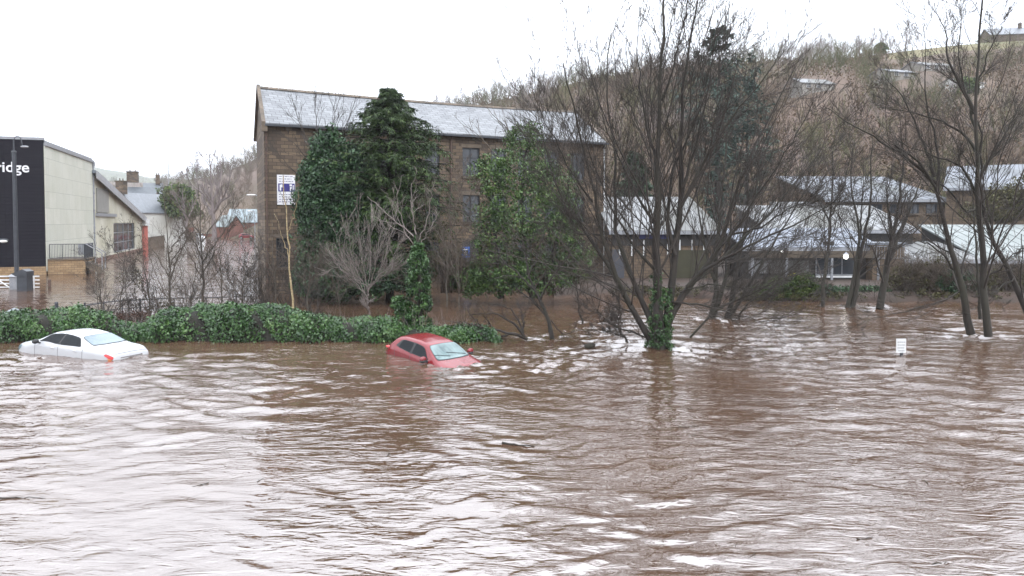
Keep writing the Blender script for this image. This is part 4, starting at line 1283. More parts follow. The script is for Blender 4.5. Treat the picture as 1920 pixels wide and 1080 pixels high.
for (y0, y1, x0, x1) in ((.55, -.15, 3.04, 2.86), (-.1, -.65, 3.04, 2.88)):
    s_ = np.linspace(0, 1, 6)
    pts = []
    for q in s_:
        x = x0 + (x1 - x0) * q; y = y0 + (y1 - y0) * q
        vs = np.linspace(4, 7, 80); pp = jk.S(np.full(80, x), vs, .03); k = np.argmin(np.abs(pp[:, 1] - abs(y))); pts.append([x, y, pp[k, 2]])
    for a, b in zip(pts[:-1], pts[1:]): wp.cyl(a, b, .008, n=5)
wp.build('wiper', M['rubber'], o, base=np.zeros(3))
ar = MB(); ar.cyl([.95, 0, 1.56], [.75, 0, 1.80], .006); ar.build('aerial', M['rubber'], o, base=np.zeros(3))
RED = o
set_car(o, 4.13, -2.72, 26.35, math.atan2(-.74, .67), R(-4.2), R(1.5), .93)

# ---- two vehicles far up the road
def far_car(name, label, cat, top, belt, Ln, Wd, paintm, pos, heading, win, wind, rear):
    sh = CarShape(Ln, Wd, top, belt, [(0, .9), (.3, 1), (Ln - .4, 1), (Ln, .82)], [(0, .8), (1., .74), (Ln - 1, .76), (Ln, .8)])
    o = place_car(name, label, cat, None, 0, 0, 0, 0, Ln)
    dress_car(o, sh, paintm, win, wind, rear, M['side_glass'], M['side_glass'], M['side_glass'])
    for x in (.75, Ln - .85):
        for mir in (1, -1):
            w_ = MB().cyl([x, (Wd / 2 - .2) * mir, .33], [x, (Wd / 2 + .01) * mir, .33], .33, n=18).build('wheel', M['rubber'], o, base=np.zeros(3))
            MB().cyl([x, (Wd / 2) * mir, .33], [x, (Wd / 2 + .02) * mir, .33], .2, n=14).build('rim', M['grey_metal'], w_, base=np.zeros(3))
    for mir in (1, -1):
        MB().ball([Ln - .12, Wd * .36 * mir, .68], .08, .16, .08).build('headlight', M['chrome'], o, base=np.zeros(3))
    set_car(o, Ln, pos[0], pos[1], heading, 0, 0, pos[2])
    return o

far_car('parked_car', 'red hatchback car parked far up the flooded road near the mill corner', 'car',
        [(0, .9), (.1, 1.0), (.5, 1.42), (1.2, 1.47), (2.3, 1.42), (3.1, 1.0), (3.9, .85), (4.1, .6)], [(0, .85), (1, .95), (3, .92), (4.1, .6)], 4.1, 1.75, M['redpaint'],
        (*P(463, 446, 206)[:2], .0), R(8), [[(1.7, .98), (2.7, .96), (2.3, 1.3), (1.75, 1.36)], [(.7, 1.0), (1.6, .98), (1.65, 1.36), (.9, 1.34)]], (3.05, 2.4, 4.6, 4.6), (.14, .48, 4.6, 4.6))
far_car('parked_van', 'small white van standing in the water far up the road', 'van',
        [(0, 1.6), (.06, 1.72), (.4, 1.80), (2.6, 1.80), (3.1, 1.68), (3.7, 1.12), (4.2, .95), (4.4, .6)], [(0, .95), (2, .98), (3.6, .98), (4.4, .6)], 4.4, 1.8, M['white_metal'],
        (*P(372, 446, 205)[:2], .25), R(-35), [[(2.7, 1.08), (3.45, 1.05), (3.05, 1.5), (2.72, 1.58)]], (3.62, 3.12, 4.6, 4.6), (.01, .05, 4.6, 4.6))
# ------------------------------------------------------------------ ivy hedge in front
def hedge_top(px):
    return float(np.interp(px, [-200, 0, 60, 150, 200, 215, 280, 300, 370, 440, 520, 560, 640, 735, 760, 860, 900, 925, 937],
                           [586, 592, 584, 580, 590, 607, 612, 588, 574, 578, 572, 590, 600, 600, 614, 618, 612, 618, 632]))

hb = thing('ivy_hedge', W(430, 642), 'long low hedge smothered in glossy green ivy, running behind both sunken cars', 'hedge')
pts = []; nor = []
hc = []
for px in np.arange(-260, 938, 1.15):
    x0 = (px - 960) / F * 30.0
    for _ in range(34):
        q = rng.random()
        top = P(px, hedge_top(px), 30.4)[2]
        bot = -.05
        depth = .95 * min(1, max(.25, (940 - px) / 40))
        # rounded cross section: front face, shoulder, top
        a = q * PI * .62
        yy = 29.75 + depth * (1 - math.cos(a)) * .95
        zz = bot + (top - bot) * min(1, math.sin(min(a, PI / 2)) ** .75)
        lump = .17 * math.sin(px * .045 + 1) + .14 * math.sin(px * .11 + zz * 3) + .07 * math.sin(px * .23 + zz * 6 + 2)
        hc.append((x0 * (yy / 30) + rng.normal(0, .05), yy - lump + rng.normal(0, .06), zz + lump * .45 * q + rng.normal(0, .05), math.sin(a * .9), math.cos(a * .9)))
hc = np.array(hc)
nr = np.stack([0 * hc[:, 0], -hc[:, 4] - .05, hc[:, 3]], 1)
nr[:, 0] += .8 * np.cos(hc[:, 0] * 2.1 + 1) * .4
V, Q = leaf_quads(hc[:, :3], nr, .108 * rng.uniform(.55, 1.2, (len(hc), 1)), .85, .2, .6)
mesh_obj('leaves', V, Q, M['ivy'], hb)
core = MB()
xs_ = list(range(-260, 930, 20))
core_pts = []
for px in xs_ + [930]:
    t = P(px, hedge_top(px), 30.4)[2]
    s = .3 if px > 915 else 1.0
    x = (px - 960) / F * 30.2
    core_pts.append([(x, 29.92, -.5), (x, 30.0, t * .62 * s), (x, 30.35, t * .88 * s), (x, 30.9, t * .6 * s), (x, 31.0, -.5)])
V = np.array(core_pts).reshape(-1, 3); k = 5; n = len(core_pts)
Q = np.array([[i * k + j, i * k + j + 1, (i + 1) * k + j + 1, (i + 1) * k + j] for i in range(n - 1) for j in range(k - 1)])
mesh_obj('stems', V, Q, mat('ivy_stems', (.02, .018, .012), (.01, .01, .007), .9, 3), hb)
# bare shoots poking out of the hedge
t = Tubes()
n = 260
sx = rng.uniform(-20, -1.5, n); st = np.stack([sx, rng.uniform(30, 30.8, n), np.full(n, .55)], 1)
dr = np.stack([rng.normal(0, .4, n), rng.normal(0, .3, n), np.ones(n)], 1)
p_, r_ = grow(st, dr, rng.uniform(.3, .9, n), np.full(n, .007), 5, .2, .1)
t.add(p_, r_ * 1.3, 3); t.build('shoots', M['twig_pale'], hb)

# bramble mound behind the low stretch of hedge
bm_ = thing('bramble_mound', W(250, 612), 'mound of dead purple brown bramble behind the gap in the ivy hedge', 'shrub')
ce = envelope(180, P(250, 604, 33.5) + [0, 0, -.15], 1.25, .8, .62, seed=2)
V, Q = clump_leaves(ce, rng.uniform(.12, .22, 180), 34, .055)
mesh_obj('leaves', V, Q, M['bramble'], bm_)
t = Tubes(); st = P(250, 606, 33.5) + rng.normal(0, [.6, .3, .1], (160, 3)); dr = rng.normal(0, 1, (160, 3)); dr[:, 2] = np.abs(dr[:, 2]) + .4
p_, r_ = grow(st, dr, rng.uniform(.6, 1.5, 160), np.full(160, .011), 8, .25, -.12); t.add(p_, r_, 3); t.build('stems', M['twig_brown'], bm_)

# ivy clad stump with its side lobe
iv = thing('ivy_clad_stump', W(785, 622), 'upright column of ivy rising out of the hedge behind the red car', 'tree')
tk = limbs_px([([(787, 632), (786, 560), (784, 500), (782, 440)], .16, .07, 0), ([(780, 610), (762, 590), (750, 560)], .10, .05, -.3)], 31.2)
t = Tubes(); t.add(*tk, 8); t.build('trunk', M['bark'], iv)
cs = []; rs_ = []
for (y, w_) in [(632, 30), (612, 30), (596, 27), (578, 26), (560, 25), (540, 23), (524, 24), (508, 21), (492, 20), (478, 15), (466, 10), (458, 5)]:
    for k in range(16):
        a = rng.uniform(0, 2 * PI); r0 = w_ / F * 31.2
        c = P(786 - (632 - y) * .015, y + rng.normal(0, 5), 31.2) + np.array([math.cos(a) * r0 * .75, math.sin(a) * r0 * .75, 0])
        cs.append(c); rs_.append(rng.uniform(.10, .19) * (.5 + w_ / 40))
for (x, y) in [(768, 606), (760, 596), (752, 584), (746, 572), (748, 560), (742, 565), (756, 575), (765, 590), (750, 590), (772, 596)]:
    for k in range(7):
        cs.append(P(x + rng.normal(0, 4), y + rng.normal(0, 4), 31.0 + rng.normal(0, .15))); rs_.append(rng.uniform(.10, .2))
V, Q = clump_leaves(np.array(cs), np.array(rs_), 52, .10)
mesh_obj('crown', V, Q, M['ivy'], iv)
t = Tubes()
tw = limbs_px([([(783, 455), (776, 420), (770, 380), (772, 345)], .035, .012, .5), ([(784, 450), (750, 420), (720, 395), (690, 370)], .03, .01, .8), ([(785, 452), (800, 415), (808, 370), (812, 340)], .028, .01, -.4), ([(784, 470), (760, 440), (748, 395), (742, 350)], .028, .01, .4), ([(786, 460), (806, 430), (822, 400)], .02, .008, .2)], 31.2)
t.add(*tw, 5); ramify(*tw, [(7, .25, (.3, .8), (.25, .5), .55, 6, .15, .12, 4), (4, .2, (.3, .8), (.3, .6), .6, 4, .2, .1, 3)], .007, t)
t.build('bare_branches', M['twig_pale'], iv)

# ------------------------------------------------------------------ evergreens before the mill
def conifer(name, label, base, H, prof, m, trunk_h=None, nb=330, droop=.35, seed=0, sub=15, leaf=.34, trunkm='bark', group=None, asym=0.0, lw=.22):
    o = thing(name, base, label, 'tree', group)
    base = np.asarray(base, float)
    t = Tubes(); p = np.array([[base + Z3 * (H * i / 10) + [math.sin(i) * .05, 0, 0] for i in range(11)]]); t.add(p, np.linspace(H * .02, .03, 11)[None], 9)
    h = np.sort(rng.uniform(.06, 1, nb) ** .9) * H
    R_ = np.interp(h / H, [a for a, b in prof], [b for a, b in prof]) * rng.uniform(.55, 1.16, nb)
    az = rng.uniform(0, 2 * PI, nb)
    st = base + np.stack([0 * h, 0 * h, h], 1)
    dr = np.stack([np.cos(az), np.sin(az), np.full(nb, .32)], 1)
    pts, rr = grow(st, dr, R_ * 1.06, .012 + R_ * .012, 8, .05, -droop * .16)
    t.add(pts, rr, 4); t.build('trunk', M[trunkm], o)
    # side sprays
    s_, d_, l_, r__ = spawn(pts, rr, sub, .22, 1.0, (.5, 1.1), (.16, .34), .5)
    l_ = np.clip(l_, .25, 1.1)
    d_[:, 2] = d_[:, 2] * .45 - .12
    sp, sr = grow(s_, d_, l_, r__, 4, .12, -.12)
    # leaf blades along each spray
    B = len(sp); k = 9
    ti = rng.uniform(0, 3.99, (B, k)); i = ti.astype(int); f = (ti - i)[..., None]; bi = np.arange(B)[:, None]
    q0, q1 = sp[bi, i], sp[bi, i + 1]
    pos = (q0 * (1 - f) + q1 * f).reshape(-1, 3); tg = unit(q1 - q0).reshape(-1, 3)
    n = len(pos)
    sd_ = unit(np.cross(tg, np.array([0, 0, 1.]))) * np.where(rng.random((n, 1)) < .5, 1, -1)
    dirn = unit(tg + sd_ * rng.uniform(.3, 1.1, (n, 1)) + rng.normal(0, .22, (n, 3)) + [0, 0, -.1])
    ln = leaf * rng.uniform(.5, 1.2, (n, 1)); wd = unit(np.cross(dirn, np.array([0, 0, 1.0]) + rng.normal(0, .35, (n, 3)))) * ln * lw
    a = pos; b = pos + dirn * ln * .5 + wd; c = pos + dirn * ln + [0, 0, -.04]; d = pos + dirn * ln * .5 - wd
    V = np.stack([a, b, c, d], 1).reshape(-1, 3)
    mesh_obj('crown', V, np.arange(4 * n).reshape(n, 4), M[m], o)
    return o


cb = W(722, 560); cb[1] = 45.5; cb[0] = (730 - 960) / F * 45.5
conifer('cypress_tree', 'tall yellow green cypress in front of the mill roof, the tallest evergreen', cb * [1, 1, 0] - [0, 0, .2], 13.1,
        [(0, 3.4), (.15, 3.9), (.4, 4.0), (.6, 3.5), (.75, 2.9), (.86, 2.0), (.94, 1.0), (1, .12)], 'cypress', nb=560, sub=22, leaf=.21, lw=.13)
# dense ivy on the dead tree to the left
def ivy_tree(name, label, bpx, d, blobs, m, per, size, rad, spec_limbs, crown_twigs=None, n_per=1.0, twigm='twig'):
    b = P(bpx[0], bpx[1], d); b[2] = -.2
    o = thing(name, b, label, 'tree')
    lim = limbs_px(spec_limbs, d)
    t = Tubes(); t.add(*lim, 8); t.build('trunk', M['bark'], o)
    cs, rr = [], []
    for (px, py, rx, ry, n) in blobs:
        c = P(px, py, d); k = d / F
        e = envelope(int(n * n_per), c, rx * k, rx * k * .8, ry * k, seed=px * .01, noise=.3, shell=.45)
        cs.append(e); rr.append(rng.uniform(rad[0], rad[1], len(e)))
    cs = np.concatenate(cs); rr = np.concatenate(rr)
    ok = cs[:, 2] > .1
    V, Q = clump_leaves(cs[ok], rr[ok], per, size)
    mesh_obj('crown', V, Q, M[m], o)
    if crown_twigs:
        c2 = Tubes(); tw = limbs_px(crown_twigs, d); c2.add(*tw, 4)
        ramify(*tw, [(8, .2, (.3, .8), (.3, .5), .6, 6, .15, .15, 3), (5, .2, (.3, .8), (.3, .6), .6, 4, .2, .1, 3)], .010, c2)
        c2.build('bare_branches', M[twigm], o)
    return o


ivy_tree('ivy_clad_tree', 'broad dark ivy covered tree at the left end of the mill, beside the cypress', (620, 556), 44.3,
         [(612, 285, 26, 42, 90), (612, 340, 50, 60, 240), (630, 400, 66, 75, 380), (605, 430, 45, 70, 220), (650, 470, 60, 70, 260), (600, 500, 42, 50, 170), (655, 330, 46, 60, 160), (590, 380, 40, 44, 120), (620, 530, 70, 30, 220)],
         'ivy_dark', 44, .17, (.28, .52),
         [([(620, 560), (618, 480), (610, 400), (604, 300)], .3, .08, 0), ([(650, 560), (655, 480), (660, 400), (650, 300)], .22, .06, .5)],
         [([(600, 330), (585, 280), (560, 230), (548, 185)], .05, .015, .6), ([(606, 320), (598, 260), (590, 215), (592, 178)], .05, .012, 0), ([(610, 310), (622, 255), (628, 210), (640, 170)], .05, .012, .4),
          ([(600, 330), (570, 290), (545, 262), (522, 250)], .045, .012, -.4), ([(616, 300), (640, 250), (660, 215), (668, 180)], .045, .012, .2), ([(590, 350), (560, 330), (530, 300), (505, 268)], .045, .01, -.5)])
ivy_tree('ivy_clad_tree', 'loose bright green ivy covered tree in front of the right half of the mill', (972, 556), 43.5,
         [(985, 258, 38, 26, 70), (975, 320, 66, 48, 160), (920, 330, 38, 42, 90), (1035, 345, 50, 50, 130), (975, 400, 82, 52, 210), (1030, 450, 62, 50, 170), (930, 440, 44, 60, 130), (940, 510, 62, 42, 220), (880, 525, 38, 28, 110), (1010, 515, 66, 38, 180), (1065, 400, 30, 50, 60), (1075, 490, 40, 40, 70)],
         'ivy_loose', 20, .15, (.22, .46),
         [([(1000, 560), (985, 470), (975, 380), (990, 260)], .22, .05, 0), ([(940, 560), (930, 470), (925, 400), (905, 300)], .18, .05, .4), ([(1010, 560), (1040, 470), (1060, 380), (1075, 300)], .18, .04, -.3)],
         [([(985, 300), (960, 250), (925, 215), (900, 195)], .05, .012, .5), ([(990, 290), (1000, 240), (1010, 200), (1008, 175)], .05, .012, 0), ([(970, 330), (930, 290), (895, 250), (870, 235)], .05, .012, .4), ([(1010, 340), (1050, 290), (1080, 240), (1090, 205)], .05, .012, -.4),
          ([(960, 420), (920, 380), (890, 340), (868, 300)], .05, .012, -.6), ([(960, 480), (910, 450), (870, 430), (840, 400)], .05, .012, -.8), ([(1000, 460), (1050, 430), (1090, 400), (1120, 370)], .05, .012, -.8), ([(980, 540), (930, 500), (880, 480), (850, 460)], .05, .012, -1.),
          ([(1000, 540), (1050, 500), (1090, 480), (1120, 450)], .04, .012, -1.), ([(940, 540), (900, 510), (865, 505), (835, 500)], .04, .01, -.6), ([(1000, 400), (1040, 360), (1060, 310), (1062, 270)], .045, .012, -.8)], n_per=1.0, twigm='twig_brown')
# olive undergrowth against the mill foot
def leaf_bush(name, label, blobs, d, m, per, size, rad, twigs=60, twigm='twig_brown', cat='shrub', group=None, th=.55):
    c0 = P(blobs[0][0], blobs[0][1], d)
    o = thing(name, [c0[0], d, 0], label, cat, group)
    cs = np.concatenate([envelope(n, P(px, py, d), rx * d / F, rx * d / F * th, ry * d / F, seed=px * .013) for (px, py, rx, ry, n) in blobs])
    cs = cs[cs[:, 2] > .05]
    V, Q = clump_leaves(cs, rng.uniform(rad[0], rad[1], len(cs)), per, size)
    mesh_obj('leaves', V, Q, M[m], o)
    if twigs:
        t = Tubes()
        bi = rng.integers(0, len(blobs), twigs)
        st = np.array([P(blobs[i][0] + rng.normal(0, blobs[i][2] * .4), blobs[i][1] + blobs[i][3] * .9, d) for i in bi]); st[:, 2] = np.minimum(st[:, 2], .6)
        dr = np.stack([rng.normal(0, .45, twigs), rng.normal(0, .45, twigs), np.ones(twigs)], 1)
        ln = np.array([blobs[i][3] * 2.3 * d / F for i in bi]) * rng.uniform(.7, 1.2, twigs)
        p_, r_ = grow(st, dr, ln, np.full(twigs, .02), 7, .16, .05)
        t.add(p_, r_, 4); ramify(p_, r_, [(7, .2, (.3, .9), (.25, .5), .6, 5, .2, .08, 3), (3, .2, (.4, .9), (.3, .6), .6, 3, .2, .1, 3)], .009, t)
        t.build('stems', M[twigm], o)
    return o

leaf_bush('undergrowth_shrub', 'dark leafy undergrowth beneath the ivy tree and cypress at the water line', [(600, 520, 46, 34, 120), (700, 528, 50, 26, 120), (770, 515, 40, 34, 90)], 43.2, 'ivy_dark', 30, .14, (.2, .4), 70)
leaf_bush('undergrowth_shrub', 'thicket of brown scrub between the ivy stump and the loose ivy tree', [(850, 500, 40, 40, 50), (835, 440, 20, 30, 14)], 43.6, 'olive', 20, .12, (.2, .4), 60)

# ------------------------------------------------------------------ bare trees
def cpx(pl, ox, oy, s): return [(ox + x / s, oy + y / s) for x, y in pl]
c5 = lambda pl: cpx(pl, 960, 0, 1.588)
main = [
    (c5([(437, 1035), (434, 920), (430, 800), (430, 650), (435, 480), (440, 300), (450, 100), (458, -60)]), .21, .035, -.4),
    (c5([(452, 1035), (472, 900), (482, 760), (508, 600), (500, 450), (505, 300), (520, 150), (560, -30)]), .18, .03, .8),
    (c5([(450, 1000), (500, 870), (580, 810), (640, 700), (655, 600), (700, 480), (780, 330), (840, 200)]), .15, .02, 1.2),
    (c5([(520, 855), (600, 780), (700, 735), (800, 690), (900, 640), (975, 590)]), .085, .015, -2.2),
    (c5([(430, 1040), (360, 920), (300, 820), (265, 700), (240, 560), (205, 420), (182, 300), (150, 180)]), .14, .02, -1.6),
    (c5([(434, 1000), (370, 860), (325, 760), (303, 650), (312, 500), (290, 350), (280, 220), (292, 100)]), .12, .02, 1.8),
    (c5([(345, 900), (250, 730), (180, 650), (130, 560), (105, 460), (72, 320)]), .085, .014, 1.2),
    (c5([(432, 810), (375, 755), (320, 665), (270, 560), (238, 470), (200, 380)]), .065, .014, -1.5),
    (c5([(432, 680), (385, 600), (340, 520), (295, 420), (265, 330), (245, 230)]), .06, .013, .9),
    (c5([(500, 620), (560, 500), (620, 400), (690, 300), (755, 230), (800, 150)]), .08, .014, -1.5),
    (c5([(485, 760), (455, 650), (478, 500), (535, 380), (600, 230), (650, 80)]), .08, .014, 1.5),
    (c5([(600, 790), (700, 700), (800, 600), (880, 500), (950, 400)]), .07, .013, 1.8),
    (c5([(640, 720), (720, 600), (800, 480), (860, 380), (900, 300)]), .06, .012, -1.2),
    (c5([(432, 480), (400, 380), (380, 260), (370, 130), (380, 20)]), .06, .012, .8),
    (c5([(445, 300), (480, 200), (500, 100), (530, -10)]), .05, .012, -.6),
    (c5([(508, 560), (545, 430), (580, 300), (600, 150), (615, 60)]), .07, .012, .7),
    (c5([(240, 600), (180, 520), (140, 430), (90, 350), (60, 260)]), .045, .01, -1.0),
    (c5([(480, 900), (560, 905), (650, 930), (745, 965), (840, 935)]), .045, .010, -1.5),
    (c5([(530, 1005), (580, 940), (650, 900), (740, 860), (830, 800), (900, 740)]), .05, .010, -.8),
    (c5([(418, 1010), (350, 985), (290, 960), (250, 925), (265, 880)]), .045, .012, -1.2),
    (c5([(340, 1018), (315, 985), (322, 940), (320, 890)]), .035, .010, -.6),
    (c5([(500, 870), (600, 840), (700, 860), (790, 850), (880, 800)]), .035, .009, 1.0),
    (c5([(650, 700), (740, 680), (820, 620), (880, 600), (940, 540)]), .045, .009, -1.8),
    (c5([(262, 700), (200, 700), (150, 660), (90, 660)]), .03, .009, -1.0)]
MT = limbs_px(main, 28.7)
spec = [(15, .1, (.3, .7), (.28, .52), .30, 11, .05, .05, 4), (7, .12, (.3, .7), (.32, .58), .5, 7, .055, .05, 3), (4, .15, (.3, .7), (.35, .65), .6, 4, .06, .05, 3)]
mb_ = W(1236, 652) * [1, 1.010, 1] - [0, 0, .4]
mt = thing('flooded_tree', mb_, 'largest bare tree, many stemmed with an ivy wrapped base, standing in the flood', 'tree')
t = Tubes(); t.add(*MT, 10)
bs_ = np.array([[mb_ - Z3 * .4, mb_ + Z3 * .6, mb_ + Z3 * 1.2, mb_ + Z3 * 2.2]]); t.add(bs_, np.array([[.34, .29, .24, .15]]), 12)
t.build('trunk', M['bark'], mt)
c = Tubes(); ramify(*MT, [(20, .1, (.35, .95), (.30, .58), .27, 12, .05, .035, 4)] + spec[1:], .0078, c); c.build('crown', M['twig'], mt)
cs, rr = [], []
for (x, y, w_, n) in [(1236, 645, 26, 40), (1236, 628, 24, 34), (1237, 610, 23, 30), (1238, 592, 23, 28), (1240, 578, 22, 24), (1234, 562, 12, 16), (1232, 545, 11, 16), (1231, 528, 10, 14), (1228, 512, 9, 10), (1250, 565, 8, 10), (1252, 550, 7, 6)]:
    for k in range(n):
        a = rng.uniform(0, 2 * PI); r0 = w_ / F * 28.6
        cs.append(P(x, y + rng.normal(0, 5), 28.7) + np.array([math.cos(a) * r0 * .9, math.sin(a) * r0 * 1.15, 0])); rr.append(rng.uniform(.07, .15))
V, Q = clump_leaves(np.array(cs), np.array(rr), 22, .075)
mesh_obj('ivy', V, Q, M['ivy'], mt)
ft = MB()

# second group of stems just behind
c4 = lambda pl: cpx(pl, 1100, 350, 4.0)
sec = [
    (c4([(930, 1010), (960, 900), (970, 750), (960, 550), (990, 350), (1000, 100), (1040, -200), (1060, -500)]), .17, .03, .5),
    (c4([(1050, 1000), (1080, 880), (1120, 700), (1150, 500), (1180, 300), (1250, 50), (1330, -200), (1400, -450)]), .15, .025, .8),
    (c4([(1060, 1000), (1130, 900), (1230, 720), (1350, 500), (1480, 300), (1600, 100), (1750, -100)]), .11, .018, -.8),
    (c4([(940, 1000), (1000, 850), (1060, 650), (1080, 450), (1070, 200), (1100, -50), (1180, -350)]), .12, .02, -.5),
    (c4([(1140, 1000), (1170, 900), (1250, 850), (1350, 780), (1480, 700), (1620, 640), (1780, 610)]), .06, .01, -1.2),
    (c4([(960, 700), (900, 550), (870, 350), (830, 150), (820, -100), (850, -300)]), .09, .015, .8),
    (c4([(1130, 700), (1250, 600), (1400, 480), (1560, 400), (1700, 350)]), .05, .01, .6),
    (c4([(840, 1075), (900, 980), (1010, 900), (1130, 840), (1280, 760), (1400, 650)]), .05, .01, -1.0),
    (c4([(870, 1068), (1000, 1060), (1130, 1040), (1290, 1065), (1450, 990), (1600, 930)]), .04, .009, -1.0)]
SEC = limbs_px(sec, 37.5)
bare_tree('flooded_tree', 'dark cluster of leaning bare stems right behind the ivy wrapped tree', SEC,
          [(9, .1, (.3, .7), (.28, .52), .30, 11, .05, .05, 4), (7, .12, (.3, .7), (.32, .58), .5, 7, .055, .05, 3), (4, .15, (.3, .7), (.35, .65), .6, 4, .06, .05, 3)], W(1345, 600) - [0, 0, .3], minr=.0075)

# slender trees in the water on the right
c6 = lambda pl: cpx(pl, 1380, 300, 3.0)
bare_tree('flooded_tree', 'slender straight bare tree standing alone in the water, first right of the stem cluster', limbs_px([
    (c6([(487, 832), (492, 700), (500, 600), (520, 450), (530, 300), (545, 150), (540, -50)]), .13, .03, 0),
    (c6([(528, 350), (480, 260), (450, 200), (470, 100)]), .05, .012, .4), (c6([(530, 320), (590, 220), (620, 100), (640, -20)]), .05, .012, -.4)], 42.6),
    [(16, .15, (.4, .95), (.22, .42), .35, 8, .08, .04, 4), (7, .15, (.35, .8), (.3, .55), .5, 6, .08, .04, 3), (4, .2, (.3, .8), (.3, .5), .6, 4, .1, .04, 3)], W(1543, 577) - [0, 0, .3], minr=.010)
bare_tree('flooded_tree', 'forked bare tree with two thin trunks rising together from the water', limbs_px([
    (c6([(627, 830), (640, 740), (670, 650), (690, 500), (700, 400), (660, 250), (640, 100), (655, -60)]), .13, .03, 0),
    (c6([(655, 828), (680, 700), (700, 560), (705, 460), (745, 370), (760, 250), (755, 100), (770, -80)]), .15, .03, -.2),
    (c6([(705, 450), (700, 300), (720, 150), (715, 0)]), .06, .014, .4)], 42.3),
    [(16, .15, (.4, .95), (.22, .42), .35, 8, .08, .04, 4), (7, .15, (.35, .8), (.3, .55), .5, 6, .08, .04, 3), (4, .2, (.3, .8), (.3, .5), .6, 4, .1, .04, 3)], W(1594, 577) - [0, 0, .3], minr=.010)
bare_tree('flooded_tree', 'sturdy dark leaning tree at the water edge in front of the stone outbuilding', limbs_px([
    (c6([(808, 836), (822, 740), (850, 620), (870, 500), (890, 400), (915, 280), (930, 100), (960, -50)]), .22, .04, 0),
    (c6([(860, 560), (900, 450), (960, 330), (1010, 200), (1050, 60)]), .16, .02, .6), (c6([(885, 420), (860, 300), (850, 180), (880, 60)]), .08, .015, -.5)], 42.0),
    [(16, .15, (.4, .95), (.22, .42), .35, 8, .08, .04, 4), (7, .15, (.35, .8), (.3, .55), .5, 6, .08, .04, 3), (4, .2, (.3, .8), (.3, .5), .6, 4, .1, .04, 3)], W(1650, 579) - [0, 0, .3], minr=.010)

c8 = lambda pl: cpx(pl, 1560, 0, 1.689)
spR = [(13, .12, (.35, .85), (.25, .48), .32, 10, .085, .05, 4), (7, .12, (.35, .8), (.3, .55), .5, 7, .09, .045, 3), (4, .15, (.35, .8), (.35, .6), .6, 4, .10, .04, 3)]
bare_tree('flooded_tree', 'bare tree leaning left out of the churning water, left of the pair on the right', limbs_px([
    (c8([(440, 1058), (425, 960), (400, 870), (372, 770), (345, 660), (320, 560), (270, 500), (200, 460)]), .165, .04, -.6),
    (c8([(330, 580), (250, 510), (180, 460), (110, 420), (50, 390), (-30, 330)]), .08, .012, -1.0),
    (c8([(325, 560), (300, 480), (270, 400), (240, 330), (180, 260), (150, 220)]), .07, .012, .8),
    (c8([(345, 660), (330, 560), (340, 450), (290, 330), (300, 200), (290, 80)]), .07, .012, .4),
    (c8([(395, 860), (330, 780), (250, 750), (180, 740)]), .05, .010, -1.0),
    (c8([(410, 920), (330, 960), (250, 980), (120, 1010), (60, 1040)]), .04, .009, -1.0)], 30.6), spR, W(1820, 628) - [0, 0, .3], minr=.0075)
bare_tree('flooded_tree', 'tallest bare tree on the right, its upright trunk rising from the churning water', limbs_px([
    (c8([(495, 1065), (485, 960), (480, 880), (470, 760), (465, 640), (462, 540), (455, 430), (452, 330), (462, 200), (470, 60), (480, -60)]), .16, .03, -.5),
    (c8([(465, 640), (440, 560), (400, 520), (340, 500), (280, 480), (200, 440)]), .07, .012, -.8),
    (c8([(455, 480), (420, 420), (370, 390), (310, 370), (250, 355), (150, 340)]), .07, .012, .8),
    (c8([(452, 360), (410, 270), (370, 200), (360, 100), (355, 60), (320, 30)]), .09, .014, 0),
    (c8([(452, 400), (430, 300), (400, 220), (405, 130), (410, 20)]), .06, .012, .6),
    (c8([(460, 300), (480, 200), (520, 120), (560, 40)]), .05, .010, -.6),
    (c8([(470, 560), (500, 500), (540, 440), (560, 400), (600, 350)]), .06, .012, -.5),
    (c8([(480, 880), (530, 850), (580, 800), (640, 780)]), .05, .010, -.8)], 30.2), spR, W(1855, 633) - [0, 0, .3], minr=.0075)
bare_tree('flooded_tree', 'thick bare trunk slanting in from the right edge towards the tallest tree', limbs_px([
    (c8([(640, 1040), (600, 950), (560, 850), (515, 790), (485, 700), (470, 620), (475, 500), (462, 380)]), .14, .04, .3),
    (c8([(500, 760), (530, 700), (590, 640), (650, 600)]), .05, .012, -.5),
    (c8([(475, 640), (440, 690), (400, 640), (370, 600), (300, 560), (200, 480)]), .06, .012, -.6),
    (c8([(478, 540), (520, 470), (560, 400), (590, 340), (610, 300)]), .07, .012, .4),
    (c8([(575, 880), (540, 900), (500, 960), (440, 980)]), .03, .01, -.6)], 31.2), spR, W(1940, 630) - [0, 0, .3], minr=.0075)
bare_tree('sapling', 'thin upright sapling between the two big flooded trunks on the right', limbs_px([(c8([(470, 1010), (462, 900), (455, 800), (450, 700), (440, 560)]), .08, .02, 0)], 33.0),
          [(12, .2, (.4, .9), (.15, .3), .5, 6, .12, .06, 3), (5, .2, (.3, .8), (.3, .5), .55, 4, .12, .08, 3)], W(1838, 605) - [0, 0, .3], minr=.008, cat='sapling')

